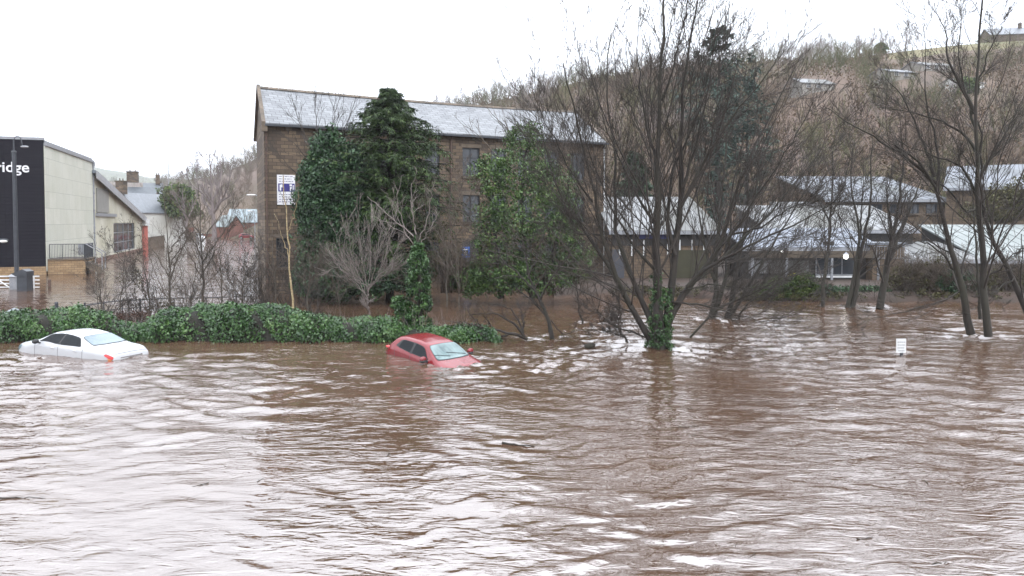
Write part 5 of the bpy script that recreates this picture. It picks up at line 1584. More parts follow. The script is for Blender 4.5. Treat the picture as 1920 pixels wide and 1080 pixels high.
# trailing trees between hedge and main tree
c6b = lambda pl: cpx(pl, 820, 500, 4.571)
bare_tree('flooded_tree', 'slim leaning bare tree between the hedge end and the ivy wrapped tree', limbs_px([
    (c6b([(985, 618), (960, 480), (930, 360), (880, 280), (820, 180), (780, 80), (760, -60), (720, -260)]), .10, .03, 1.2),
    (c6b([(820, 190), (700, 60), (560, -60), (420, -160), (320, -280)]), .045, .01, .8), (c6b([(880, 280), (960, 120), (1060, 0), (1160, -160), (1240, -300)]), .045, .01, -.8),
    (c6b([(975, 460), (1050, 560), (1085, 590), (1140, 560), (1200, 545), (1320, 545)]), .03, .01, -.3), (c6b([(780, 100), (840, -60), (900, -220), (920, -380)]), .045, .01, .6)], 30.8),
    [(9, .2, (.4, .9), (.25, .4), .5, 7, .16, .04, 4), (6, .2, (.3, .9), (.3, .5), .55, 5, .16, .04, 3), (4, .2, (.3, .9), (.3, .5), .6, 4, .16, .04, 3)], W(1036, 634) - [0, 0, .3], minr=.007)
bare_tree('fallen_tree', 'low spreading bare tree with twisted limbs trailing over the water beside the hedge end', limbs_px([
    (c6b([(775, 625), (730, 590), (680, 570), (600, 575), (560, 545), (480, 545), (380, 525), (300, 480), (180, 470), (60, 475)]), .075, .012, -.4),
    (c6b([(745, 600), (700, 520), (640, 470), (560, 430), (480, 390), (380, 410), (260, 410), (160, 470)]), .065, .010, .5),
    (c6b([(740, 590), (715, 500), (660, 400), (600, 340), (500, 320), (400, 310)]), .05, .010, .8),
    (c6b([(380, 530), (330, 450), (250, 370), (180, 310), (70, 290)]), .04, .008, -.3),
    (c6b([(460, 510), (410, 420), (360, 340), (320, 290)]), .035, .008, -.2),
    (c6b([(740, 570), (720, 440), (760, 380), (800, 300), (860, 270)]), .04, .008, .5),
    (c6b([(735, 580), (740, 450), (700, 330), (660, 240)]), .035, .008, .6)], 30.5),
    [(8, .2, (.4, 1.1), (.2, .4), .5, 7, .2, .02, 4), (5, .2, (.4, 1.0), (.3, .5), .55, 5, .2, .02, 3), (3, .2, (.4, 1.), (.3, .5), .6, 3, .2, .02, 3)], W(988, 634) - [0, 0, .2], minr=.006, cat='tree')
bare_tree('sapling', 'dark upright sapling in the water left of the ivy wrapped tree', limbs_px([(c6b([(1245, 490), (1220, 400), (1210, 280), (1190, 160), (1195, 60)]), .05, .015, 0)], 34.5),
          [(8, .2, (.4, .9), (.2, .4), .5, 5, .15, .05, 3), (4, .2, (.3, .8), (.3, .5), .55, 4, .12, .05, 3)], W(1092, 607) - [0, 0, .3], minr=.007, cat='sapling')
bare_tree('broken_branch', 'thin dark snapped branches sticking up at the left foot of the ivy wrapped tree', limbs_px([
    (c6b([(1575, 600), (1570, 480), (1568, 380), (1560, 300)]), .035, .015, 0), (c6b([(1630, 650), (1620, 600), (1500, 570), (1420, 530), (1380, 470), (1385, 420), (1440, 350)]), .035, .012, 0),
    (c6b([(1640, 560), (1700, 560), (1770, 610)]), .03, .012, 0), (c6b([(1560, 370), (1500, 340), (1440, 300)]), .02, .008, 0)], 28.9),
    [(5, .3, (.4, 1.0), (.2, .4), .5, 5, .2, .0, 3)], W(1175, 642) - [0, 0, .2], minr=.006, cat='branch')

# pale little shrub tree and birch
bare_tree('pale_shrub', 'small pale grey twiggy tree with a fan of fine branches, in front of the cypress', limbs_px([
    ([(693, 600), (691, 575), (688, 545)], .05, .03, 0)] + [([(690, 565 - k * 3), (690 + dx * .3, 530 - k), (690 + dx * .75, 480 + abs(dx) * .25), (690 + dx, yt)],   .02, .006, dz) for k, (dx, yt, dz) in enumerate(
    [(-75, 470, .5), (-60, 440, -.5), (-40, 415, .3), (-18, 400, -.3), (6, 398, .4), (24, 412, -.4), (42, 430, .3), (58, 455, -.3), (72, 490, .2), (-82, 510, .1), (76, 520, -.2)])], 34.5),
    [(14, .15, (.25, .6), (.3, .5), .5, 7, .06, .05, 3), (7, .15, (.25, .6), (.35, .55), .6, 5, .07, .05, 3)], W(693, 596) - [0, 0, .2], 'twig_pale', 'twig_pale', .007)
bare_tree('birch_tree', 'thin yellow barked birch with a wandering stem, standing left of the ivy trees', limbs_px([
    ([(552, 600), (548, 560), (545, 520), (541, 470), (538, 420), (535, 380), (530, 330)], .055, .02, 0), ([(541, 480), (528, 440), (515, 400)], .02, .008, .2), ([(538, 440), (552, 400), (562, 360)], .02, .008, -.2)], 33.5),
    [(9, .3, (.4, .9), (.15, .3), .45, 6, .15, .05, 3), (5, .2, (.3, .8), (.3, .5), .6, 4, .15, .05, 3)], W(551, 598) - [0, 0, .2], 'birch', 'twig_brown', .006)
# saplings in the scrub belt on the left
def sap(label, px, d, top, r0, lean=0, nl=3, tw='twig', spread=1.0, bark='bark_grey', name='bare_sapling', base_y=None):
    by = base_y or (415 + 6720 / d)
    h = by - top
    L_ = [([(px, by), (px + lean * .2, by - h * .3), (px + lean * .6, by - h * .65), (px + lean, top)], r0, r0 * .22, 0)]
    for k in range(nl):
        f = rng.uniform(.25, .65); sx = rng.choice([-1, 1]) * rng.uniform(.12, .3) * h * spread
        x0 = px + lean * f; y0 = by - h * f
        L_.append(([(x0, y0), (x0 + sx * .4, y0 - h * .15), (x0 + sx * .8, y0 - h * .28), (x0 + sx, y0 - h * rng.uniform(.3, .5))], r0 * .5, r0 * .12, rng.normal(0, .5)))
    return bare_tree(name, label, limbs_px(L_, d), [(12, .12, (.35, .8), (.22, .45), .4, 8, .09, .05, 4), (6, .15, (.35, .8), (.3, .55), .5, 5, .10, .04, 3), (3, .2, (.3, .8), (.3, .5), .6, 3, .1, .04, 3)],
                     P(px, by, d) - [0, 0, .2], bark, tw, max(.004, d * .00013), sides=6)

sap('tall bare sapling in front of the drainpipe corner of the pale wall', 192, 33.5, 455, .035, -12, 3)
sap('bare sapling with a crooked stem in front of the grey barred window', 225, 34.5, 430, .035, 14, 3)
sap('slim grey sapling crossing the red pillar', 283, 34, 440, .04, -20, 4)
sap('bare tree with pale curling limbs in the middle of the scrub belt', 322, 34.5, 365, .06, -14, 5, 'twig_brown')
sap('bare tree with pale curling upper limbs in front of the white van', 384, 35, 345, .07, -12, 6, 'twig_brown')
sap('straight grey pole sapling left of the mill corner', 414, 34.5, 395, .045, -2, 3)
sap('bare sapling leaning right, in front of the open floodwater', 352, 33.5, 455, .04, 26, 4)
sap('dark twiggy sapling beside the lamp posts at the mill corner', 452, 35.5, 470, .045, 8, 5)
sap('dark twiggy sapling at the foot of the mill left corner', 492, 36.5, 455, .05, -6, 5)
sap('brown sapling between the mill corner and the birch', 518, 35.5, 400, .045, -10, 4, 'twig_brown')
sap('brown twiggy sapling just right of the birch', 575, 36, 440, .045, 12, 5, 'twig_brown')
sap('brown twiggy sapling left of the stump behind the hedge', 640, 35.5, 470, .035, -16, 4, 'twig_brown')
sap('thin bare tree right of the ivy stump in front of the mill', 838, 42, 330, .06, 8, 5, 'twig_brown')
sap('fine grey sapling in front of the blue parking sign', 862, 40.5, 400, .045, -10, 4, 'twig_brown')

# tangled thicket behind the hedge: nobody could count its stems
def thicket(name, label, boxes, m, n, minr, lenr, kind=None, k2=6):
    o = thing(name, [*P(boxes[0][0], 600, boxes[0][4])[:2], 0], label, 'thicket')
    t = Tubes()
    for (x0, x1, y0, y1, d, share) in boxes:
        N_ = int(n * share)
        st = np.array([P(rng.uniform(x0, x1), y1 + rng.uniform(-8, 4), d + rng.normal(0, .6)) for _ in range(N_)])
        st[:, 2] = np.minimum(st[:, 2], .5)
        ln = (y1 - y0) * d / F * rng.uniform(.5, 1.15, N_)
        dr = np.stack([rng.normal(0, .55, N_), rng.normal(0, .4, N_), np.ones(N_)], 1)
        p_, r_ = grow(st, dr, ln, rng.uniform(.009, .020, N_), 9, .11, .0)
        t.add(p_, r_, 4)
        ramify(p_, r_, [(k2, .15, (.4, .9), lenr, .5, 7, .12, 0, 3), (4, .15, (.4, .9), (.3, .6), .6, 5, .12, 0, 3)], minr, t)
    t.build('branches', M[m], o)
    return o

thicket('scrub_thicket', 'wide tangle of bare grey brown scrub behind the left half of the hedge', [(270, 470, 470, 598, 34.5, .5), (280, 400, 520, 600, 33.5, .3), (430, 520, 500, 598, 36, .3)], 'twig_brown', 80, .0042, (.25, .55))
thicket('scrub_thicket', 'darker bare thicket in front of the left corner of the mill', [(500, 600, 440, 596, 37.5, .6), (440, 520, 520, 596, 35, .3)], 'twig', 85, .006, (.25, .5))
thicket('scrub_thicket', 'sparse dark twigs behind the bramble mound', [(170, 300, 520, 604, 34.2, 1)], 'twig', 34, .007, (.25, .5))
thicket('scrub_thicket', 'brown twiggy tangle along the water in front of the right half of the mill', [(870, 1120, 430, 552, 43.8, 1)], 'twig_brown', 130, .008, (.25, .5))
leaf_bush('olive_shrub', 'patch of olive brown leaves low in the scrub left of the mill corner', [(305, 582, 34, 22, 30), (250, 520, 24, 16, 12)], 35, 'olive', 14, .08, (.15, .3), 0)

# trees further off on the left
leaf_bush('round_tree', 'round yellow green evergreen tree beside the stone house up the road', [(333, 372, 30, 26, 220), (345, 392, 28, 18, 120)], 150, 'bushgreen', 22, .5, (.7, 1.3), 0, cat='tree')
bare_tree('roadside_tree', 'large bare roadside tree with upswept branches in front of the valley wood', limbs_px([
    ([(402, 452), (401, 420), (398, 390), (396, 350), (395, 310)], .45, .1, 0), ([(400, 410), (385, 380), (372, 350), (366, 315)], .25, .05, 3), ([(400, 400), (418, 372), (430, 345), (432, 310)], .25, .05, -3), ([(398, 380), (410, 350), (415, 320), (412, 295)], .2, .05, 2), ([(398, 385), (380, 362), (356, 345), (350, 325)], .18, .05, -2)], 120),
    [(9, .2, (.3, .8), (.25, .45), .55, 6, .12, .08, 4), (6, .2, (.3, .8), (.3, .5), .6, 4, .14, .08, 3), (4, .2, (.3, .8), (.3, .5), .6, 3, .14, .08, 3)], P(402, 452, 120), 'wood_tree', 'wood_tree', .03)
bare_tree('roadside_tree', 'smaller bare tree standing left of the large roadside tree', limbs_px([
    ([(352, 445), (350, 420), (346, 395), (342, 365)], .3, .08, 0), ([(350, 415), (362, 390), (370, 365)], .16, .05, 2), ([(350, 410), (336, 385), (326, 360)], .16, .05, -2)], 135),
    [(9, .2, (.3, .8), (.25, .45), .55, 6, .12, .08, 4), (6, .2, (.3, .8), (.3, .5), .6, 4, .14, .08, 3), (3, .2, (.3, .8), (.3, .5), .6, 3, .14, .08, 3)], P(352, 450, 135), 'wood_tree', 'wood_tree', .032)

# scrub and hedges on the right bank
leaf_bush('bank_hedge', 'bright green hedge at the left end of the right bank, below the yellow plants', [(1478, 543, 46, 24, 170), (1440, 550, 34, 18, 80), (1504, 536, 28, 24, 80)], 46, 'bushgreen', 40, .11, (.16, .3), 30, cat='hedge', th=.5)
leaf_bush('bank_hedge', 'dark green hedge under the framed shed window', [(1555, 550, 48, 15, 130), (1625, 552, 46, 14, 120)], 46.4, 'ivy_dark', 40, .11, (.16, .3), 30, cat='hedge', th=.5)
leaf_bush('bank_scrub', 'olive brown twiggy scrub on the bank below the white roofed shed', [(1700, 528, 46, 34, 90), (1748, 522, 40, 36, 60)], 46.5, 'olive', 26, .12, (.2, .4), 130, 'twig_brown', th=.5)
leaf_bush('bank_scrub', 'dark green clump of evergreen scrub between the trunks on the right bank', [(1792, 535, 36, 28, 120)], 46.2, 'ivy_dark', 34, .12, (.18, .34), 50, th=.5)
leaf_bush('bank_scrub', 'olive scrub at the right edge of the bank', [(1880, 530, 50, 32, 100), (1960, 528, 50, 34, 90)], 46.6, 'olive', 26, .12, (.2, .4), 130, 'twig_brown', th=.5)
leaf_bush('bank_scrub', 'low leafless scrub along the bank under the brick shed', [(1200, 546, 60, 10, 50), (1310, 548, 60, 14, 60), (1390, 545, 40, 20, 60)], 47.5, 'olive', 22, .10, (.14, .28), 90, 'twig', th=.4)
leaf_bush('bank_scrub', 'low dark scrub along the waterline beneath the loading shed', [(1440, 556, 60, 7, 60), (1560, 558, 70, 8, 80), (1660, 560, 50, 8, 60)], 45.6, 'olive', 26, .11, (.14, .26), 120, 'twig', th=.4)
leaf_bush('bank_scrub', 'low scrub along the waterline below the right white roofs', [(1740, 556, 60, 10, 80), (1850, 558, 70, 10, 90), (1940, 558, 60, 10, 60)], 45.8, 'olive', 26, .11, (.14, .26), 160, 'twig_brown', th=.4)
leaf_bush('works_shrub', 'big olive brown bush against the tan wall of the right works', [(1880, 385, 44, 34, 130), (1930, 370, 40, 44, 120), (1830, 400, 26, 16, 30)], 70, 'olive', 24, .22, (.4, .7), 60, 'twig_brown')
leaf_bush('yellow_flowers', 'patch of bright yellow flowering plants on the bank beside the loading shed', [(1488, 524, 13, 7, 26)], 47, 'bushgreen', 22, .09, (.12, .2), 0, cat='plant')
yl = mat('yellow_petals', (.75, .62, .03), (.6, .5, .02), .6, 3)
yf = [o_ for o_ in COL.objects if o_.name.startswith('yellow_flowers')][0]
V, Q = clump_leaves(envelope(30, P(1488, 520, 46.6), .42, .3, .25, seed=3), np.full(30, .1), 16, .07)
mesh_obj('flowers', V, Q, yl, yf)

# ------------------------------------------------------------------ woods on the hill
HOUSES = [(1480, 1590, 150, 215), (1700, 1800, 118, 165), (1650, 1735, 132, 180), (1785, 1865, 150, 200)]
def wood_template(kind, H=9.0):
    """returns V,Q of a small bare tree at the origin"""
    t = Tubes()
    n0 = 4 if kind % 2 else 3
    st = np.zeros((n0, 3)); dr = np.stack([rng.normal(0, .42, n0), rng.normal(0, .42, n0), np.ones(n0)], 1)
    p, r = grow(st, dr, np.full(n0, H) * rng.uniform(.6, .95, n0), np.full(n0, .085), 6, .10, .06)
    t.add(p, r, 4)
    s, d, l, r2 = spawn(p, r, 11, .2, 1, (.4, .95), (.3, .55), .45); p2, r2 = grow(s, d, l, np.clip(r2, .024, 1), 4, .12, .10); t.add(p2, r2, 3)
    s, d, l, r3 = spawn(p2, r2, 5, .15, 1, (.3, .9), (.4, .7), .6); p3, r3 = grow(s, d, l, np.clip(r3, .018, 1), 3, .12, .10); t.add(p3, r3, 3)
    return t.arrays()


TM = [wood_template(k) for k in range(6)]


def in_field(px, s):
    return (px > 1650 and s > .84) or (px > 1690 and s > .70 and rng.random() < .6)

WD = {k: ([], [], [0]) for k in range(3)}
cnt = 0
while cnt < 1250:
    q_ = rng.random(); px = rng.uniform(-250, 300) if q_ < .06 else (rng.uniform(300, 560) if q_ < .26 else rng.uniform(700, 2000))
    s = rng.random() ** .85
    if px < 900 and px > 560 and s < .5: continue
    if in_field(px, s) or s > .97: continue
    p = hill_point(px, s)
    yy = 415 - (p[2] - HC) / p[1] * F
    if any(a_ < px < b_ and c_ < yy < d_ for a_, b_, c_, d_ in HOUSES): continue
    zone = math.sin(px * .013 + 1.1) * math.cos(yy * .03 + px * .004) + rng.normal(0, .35)
    VV, QQ, off_ = WD[0 if zone > .1 else (1 if zone > -.75 else 2)]; off = off_[0]
    V, Q = TM[rng.integers(0, 6)]
    a = rng.uniform(0, 2 * PI); sc = rng.uniform(.55, 1.1) * (1.0 if p[1] < 350 else 1.2)
    ca, sa = math.cos(a) * sc, math.sin(a) * sc
    VV.append(np.stack([V[:, 0] * ca - V[:, 1] * sa + p[0], V[:, 0] * sa + V[:, 1] * ca + p[1], V[:, 2] * sc + p[2] - .3], 1)); QQ.append(Q + off); off_[0] += len(V); cnt += 1
M['wood_olive'] = leaf_mat('olive_twigs', [(.04, .045, .022), (.08, .085, .04), (.13, .125, .06), (.19, .17, .10)], .9, .1, .05, .5)
M['wood_pale'] = leaf_mat('pale_twigs', [(.09, .075, .065), (.16, .135, .12), (.25, .215, .20), (.36, .32, .30)], .9, .1, .05, .5)
for k, (mm, ll) in enumerate((('wood_mass', 'purple brown bare winter woodland covering the hillside'), ('wood_olive', 'olive toned bare woodland patches on the hillside'), ('wood_pale', 'pale grey birch patches in the hillside wood'))):
    tag(mesh_obj('hillside_wood', np.concatenate(WD[k][0]), np.concatenate(WD[k][1]), M[mm]), ll, 'woodland', kind='stuff')
# low scrub and bracken between the trees
cs = []
while len(cs) < 9000:
    px = rng.uniform(-100, 2050) if rng.random() < .3 else rng.uniform(700, 2000)
    s = rng.random() ** .9
    if px > 1660 and s > .80: continue
    hp_ = hill_point(px, s); yy = 415 - (hp_[2] - HC) / hp_[1] * F
    if any(a_ < px < b_ and c_ < yy < d_ for a_, b_, c_, d_ in HOUSES): continue
    cs.append(hp_ + [rng.normal(0, 2), rng.normal(0, 2), rng.uniform(0, .6)])
cs = np.array(cs)
V, Q = clump_leaves(cs, rng.uniform(.7, 1.6, len(cs)), 9, .55, .7)
M['bracken'] = leaf_mat('bracken', [(.06, .05, .03), (.12, .085, .055), (.17, .115, .08), (.12, .12, .055)], .9, .1)
tag(mesh_obj('hillside_scrub', V, Q, M['bracken']), 'brown bracken and low scrub between the trees of the hillside', 'undergrowth', kind='stuff')

# trees one can tell apart along the skyline
tmeshes = []
first = None
sk = [(815, 0), (838, 1), (868, 2), (905, 3), (940, 4), (968, 5), (1000, 0), (1035, 1), (1062, 2), (1098, 3), (1130, 4), (1165, 5), (1190, 0), (1222, 1), (1455, 2), (1478, 3), (1505, 4), (1530, 0), (1552, 5), (1600, 1), (1625, 2), (1648, 3), (1668, 4), (1690, 0), (1715, 5), (440, 2), (462, 3), (482, 4), (418, 5), (372, 1)]
protos = []
for k in range(3):
    t = Tubes(); n0 = 4
    p, r = grow(np.zeros((n0, 3)), np.stack([rng.normal(0, .4, n0), rng.normal(0, .4, n0), np.ones(n0)], 1), np.full(n0, 9.) * rng.uniform(.6, 1.0, n0), np.full(n0, .085), 7, .09, .07)
    c = Tubes(); ramify(p, r, [(11, .2, (.35, .9), (.3, .5), .45, 5, .1, .08, 3), (8, .15, (.3, .8), (.35, .6), .6, 4, .12, .1, 3), (3, .15, (.3, .8), (.35, .6), .7, 3, .12, .1, 3)], .013, c)
    t.add(p, r, 5)
    protos.append((t.arrays(), c.arrays()))
pm = []
for (tv, tq), (cv, cq_) in protos:
    pm.append([])
for i, (px, k) in enumerate(sk):
    p = hill_point(px, 1.0); k = k % 3
    o = bpy.data.objects.new('skyline_tree', None); COL.objects.link(o); o.location = p - [0, 0, .3]
    s = rng.uniform(.75, 1.15) * (1.25 if p[1] > 350 else 1); o.scale = (s, s, s); o.rotation_euler = (0, 0, rng.uniform(0, 6.28))
    tag(o, 'bare tree standing out against the sky along the crest of the wooded hill', 'tree', 'bare trees along the skyline')
    if not pm[k]:
        for nm, (v_, q_) in zip(('trunk', 'crown'), protos[k]):
            ob = mesh_obj(nm, v_, q_, M['wood_tree'], o, base=np.zeros(3), smooth=True); pm[k].append(ob)
    else:
        for src in pm[k]:
            ob = src.copy(); COL.objects.link(ob); ob.parent = o

# dark pines on the hill behind the main tree
pb_ = P(1345, 400, 92); 
conifer('pine_tree', 'tall dark blue green pine on the hill behind the crown of the ivy wrapped tree', pb_ * [1, 1, 0] + [0, 0, .5], float(P(1335, 58, 92)[2]),
        [(0, .8), (.3, 1.6), (.42, 3.6), (.55, 5.0), (.68, 5.2), (.76, 4.0), (.83, 4.2), (.9, 2.4), (.95, 1.9), (1, .3)], 'pine', nb=125, sub=14, leaf=.55, droop=-.2, lw=.2)
conifer('pine_tree', 'shorter dark pine on the hill, right of the tall pine and behind the stem cluster', P(1400, 390, 96) * [1, 1, 0] + [0, 0, 1], float(P(1405, 165, 96)[2]),
        [(0, .8), (.3, 1.8), (.5, 4.4), (.7, 4.0), (.88, 2.4), (1, .4)], 'pine', nb=85, sub=14, leaf=.55, droop=-.2, lw=.2)
conifer('pine_tree', 'small green conifer standing right behind the roof end of the mill', P(1190, 360, 90) * [1, 1, 0] + [0, 0, 1], float(P(1180, 300, 90)[2]),
        [(0, 2.4), (.25, 2.8), (.5, 2.6), (.8, 1.6), (1, .3)], 'ivy_dark', nb=150, sub=12, leaf=.6)
for (px, py, w_, lab) in ((1652, 92, 9, 'small green tree on the skyline at the left end of the pasture'), (1810, 166, 22, 'dark green bush by the white gabled hillside house')):
    leaf_bush('hill_bush', lab, [(px, py, w_, w_ * .8, 60)], hill_at(px, py + 8)[1] - 2, 'bushgreen', 16, .7, (.8, 1.4), 0, cat='tree' if py < 120 else 'shrub')

# ------------------------------------------------------------------ street furniture and small things
lp = W(32, 540)
ls = thing('lamp_post', lp * [1, 1, 0], 'tall dark grey lamp post with a curved top in front of the black fronted building', 'lamp post')
h1 = float(P(29, 285, lp[1])[2]); h2 = float(P(29, 262, lp[1])[2])
MB().cyl(lp - Z3 * .8, lp + Z3 * h1, .15, .13, 14).cyl(lp + Z3 * h1, lp + Z3 * (h1 + .1), .17, .12, 14).cyl(lp + Z3 * (h1 + .1), lp + Z3 * h2, .06, .045, 10).build('pole', M['dark_metal'], ls)
MB().cyl(lp - Z3 * .8, lp + Z3 * .9, .22, .20, 14).build('base', M['dark_metal'], ls)
t = Tubes(); a = np.linspace(PI, 0, 10)
arc = np.array([lp + Z3 * (h2 - .1) + [.28 + .28 * math.cos(x), 0, .34 * math.sin(x)] for x in a] + [lp + Z3 * (h2 - .45) + [.62, 0, 0]])
t.add(arc[None], np.full((1, 11), .03), 7); t.build('arm', M['dark_metal'], ls)
MB().ball(arc[-1] + [.15, 0, -.05], .3, .14, .08).build('lamp_head', M['grey_metal'], ls)
# white barrier rails with a dark litter bin in front
bw = thing('barrier_rail', W(20, 541), 'white horizontal barrier rails half under water below the lamp post', 'barrier')
r_ = MB(); pA, pB = W(-60, 541), W(74, 541)
d_ = pB - pA; u_ = unit(d_)
zt_ = float(P(40, 518, pA[1])[2])
for k in range(4): r_.box(pA + Z3 * (zt_ - .05 - k * .26), d_, [0, .05, 0], Z3 * .09)
r_.build('rails', M['white_metal'], bw)
for f in (0.05, .35, .62, .93):
    MB().cyl(pA + d_ * f - Z3 * .6 + [0, -.04, 0], pA + d_ * f + Z3 * (zt_ + .03) + [0, -.04, 0], .05, n=8).build('post', M['white_metal'] if f != .62 else M['rust'], bw)
MB().cyl(pA + d_ * .62 + [0, -.1, .05], pA + d_ * .80 + [0, -.1, zt_], .045, n=6).cyl(pA + d_ * .60 + [0, -.1, .05], pA + d_ * .42 + [0, -.1, .7], .045, n=6).build('brace', M['white_metal'], bw)
lb_ = W(47, 545); zb_ = float(P(47, 507, lb_[1])[2])
bn = thing('litter_bin', lb_, 'dark grey litter bin with a sloping hooded top in front of the white barrier', 'bin')
hw = .34
MB().box(lb_ + [-hw, -hw, -.6], [2 * hw, 0, 0], [0, 2 * hw, 0], Z3 * (zb_ * .72 + .6)).build('bin_body', M['dark_metal'], bn)
z1 = zb_ * .72 + .004
MB().prism([lb_ + [-hw - .05, -hw - .05, z1], lb_ + [hw + .05, -hw - .05, z1], lb_ + [hw + .05, -hw - .05, zb_ - .05], lb_ + [hw * .2, -hw - .05, zb_ + .1], lb_ + [-hw - .35, -hw - .05, z1 + .18]], [0, 2 * hw + .1, 0]).build('hood', M['dark_metal'], bn)
sp_ = thing('signal_cabinet', W(30, 541), 'grey box with a pyramid lid at the foot of the lamp post', 'cabinet')
q = W(33, 542); 
MB().cbox(q + Z3 * .3, .75, .6, 1.2).build('cabinet_body', M['grey_metal'], sp_)
m_ = MB(); c_ = q + Z3 * .903; m_.V = [c_ + np.array(v) for v in ([-.55, -.4, 0], [.55, -.4, 0], [.55, .4, 0], [-.55, .4, 0], [0, 0, .35])]; m_.Fc = [[3, 2, 1, 0], [0, 1, 4], [1, 2, 4], [2, 3, 4], [3, 0, 4]]
m_.build('lid', M['grey_metal'], sp_)
for (px, y0, y1, r0, lab, mm) in ((93, 539, 524, .10, 'short dark bollard standing in the water right of the barrier', 'rust'), (106, 578, 566, .09, 'post top with a rounded cap just behind the left hedge', 'dark_metal')):
    q = W(px, y0); z = float(P(px, y1, q[1])[2])
    b_ = thing('bollard', q, lab, 'bollard')
    MB().cyl(q - Z3 * .6, q + Z3 * (z - .08), r0, n=14).build('post', M[mm], b_)
    MB().cyl(q + Z3 * (z - .078), q + Z3 * z, r0 * 1.15, r0 * .8, 14).build('cap', M[mm], b_)
q = W(27, 596); zz = float(P(27, 578, q[1])[2])
pk = thing('gatepost_cap', q, 'grey stone pyramid cap of a submerged gatepost above the left end of the hedge', 'gatepost')
MB().cbox(q + Z3 * (zz - .75), .55, .55, 1.0).build('post', M['sandstone'], pk)
m_ = MB(); c_ = q + Z3 * (zz - .25); s_ = .48
m_.V = [c_ + np.array(v) for v in ([-s_, -s_ * .8, -.06], [s_, -s_ * .8, -.06], [s_, s_ * .8, -.06], [-s_, s_ * .8, -.06], [-s_, -s_ * .8, 0], [s_, -s_ * .8, 0], [s_, s_ * .8, 0], [-s_, s_ * .8, 0], [0, 0, .28])]
m_.Fc = [[3, 2, 1, 0], [0, 1, 5, 4], [1, 2, 6, 5], [2, 3, 7, 6], [3, 0, 4, 7], [4, 5, 8], [5, 6, 8], [6, 7, 8], [7, 4, 8]]
m_.build('cap', mat('blue_grey_stone', (.24, .27, .29), (.18, .2, .22), .6, 4), pk)
# dark railing behind the hedge
rf = thing('park_railing', W(190, 592), 'dark metal post and rail railing behind the bramble mound', 'railing')
rr_ = MB(); A_ = P(122, 578, 37); B_ = P(212, 565, 39); C_ = P(300, 560, 41); D_ = P(470, 556, 44)
for a_, b_ in ((A_, B_), (B_, C_), (C_, D_)):
    rr_.cyl(a_, b_, .035, n=6); rr_.cyl(a_ - Z3 * .42, b_ - Z3 * .42, .025, n=6)
rr_.build('rails', M['dark_metal'], rf)
for i in range(12):
    f = i / 11; q = A_ + (D_ - A_) * f; q[2] = np.interp(q[0], [A_[0], B_[0], C_[0], D_[0]], [A_[2], B_[2], C_[2], D_[2]])
    MB().cyl([q[0], q[1], -.5], [q[0], q[1], q[2] + (.16 if i % 3 == 1 else .02)], .045 if i % 3 == 1 else .03, n=7).build('post', M['dark_metal'], rf)
# little white sign nearly under water on the right
q = W(1689, 664)
sg = thing('warning_sign', q, 'small white sign plate on a dark post, almost submerged in open water on the right', 'sign')
zt2 = float(P(1689, 635, q[1])[2])
MB().box(q + [-.175, -.02, .05], [.35, 0, 0], [0, .025, 0], Z3 * (zt2 - .05)).build('plate', M['white_metal'], sg)
MB().cyl(q + [0.01, .03, -.6], q + [0.01, .03, zt2 - .05], .03).build('post', M['dark_metal'], sg)
MB().cyl(q + [.04, -.03, -.04], q + [.04, -.03, .06], .03, .02, 8).build('clip', M['dark_metal'], sg)
for k, (x0, x1) in enumerate(((-.13, .14), (-.12, .13), (-.13, .10), (-.10, .12))):
    x = x0; pr = MB()
    while x < x1:
        l = float(rng.uniform(.03, .06)); pr.box(q + [x, -.024, zt2 - .14 - k * .105], [l, 0, 0], [0, .003, 0], Z3 * .035); x += l + .018
    pr.build('text_line', M['grey_metal'], sg)

# street lamps by the mill corner
for (px, y0, yb, d, lab, arm) in ((486, 366, 470, 95, 'white street lamp with a flat head close to the mill corner', -1), (478, 396, 455, 150, 'smaller street lamp further up the road behind the first', -1)):
    b = P(px, yb, d); b[2] = 0; z = float(P(px, y0, d)[2])
    s_ = thing('street_lamp', b, lab, 'street lamp')
    MB().cyl(b - Z3, b + Z3 * z, .11, .07, 10).build('pole', M['grey_metal'], s_)
    MB().cyl(b + Z3 * (z - .05), b + Z3 * (z + .02) + [arm * .5, 0, 0], .05, n=8).build('arm', M['grey_metal'], s_)
    MB().ball(b + Z3 * (z + .03) + [arm * .95, 0, 0], .62, .25, .10).build('lamp_head', M['white_metal'], s_)
tp = thing('telegraph_pole', P(318, 445, 175) * [1, 1, 0], 'very thin tall mast rising above the trees up the road', 'mast')
b = P(318, 445, 175) * [1, 1, 0]; MB().cyl(b, b + Z3 * float(P(318, 288, 175)[2]), .11, .05, 8).build('pole', M['grey_metal'], tp)
py_ = thing('pylon', P(371, 300, 470), 'lattice pylon on the hill skyline above the roadside trees', 'pylon')
b = hill_point(371, .9); H_ = float(P(371, 284, b[1])[2]) - b[2]; m_ = MB()
for sx in (-1, 1):
    for sy in (-1, 1): m_.cyl(b + [2 * sx, 2 * sy, -1], b + [.35 * sx, .35 * sy, H_], .16, .1, 5)
for k in range(8):
    w0, w1 = 2 - 1.65 * k / 8, 2 - 1.65 * (k + 1) / 8; z0_, z1_ = H_ * k / 8, H_ * (k + 1) / 8
    m_.cyl(b + [-w0, -w0, z0_], b + [w1, -w1, z1_], .08, n=4); m_.cyl(b + [w0, -w0, z0_], b + [-w1, -w1, z1_], .08, n=4)
m_.build('lattice', M['grey_metal'], py_)
m_ = MB()
for f, w_ in ((.72, 4.5), (.85, 3.8), (.97, 3)): m_.cyl(b + [-w_, 0, H_ * f], b + [w_, 0, H_ * f], .12, n=5)
m_.build('cross_arms', M['grey_metal'], py_)

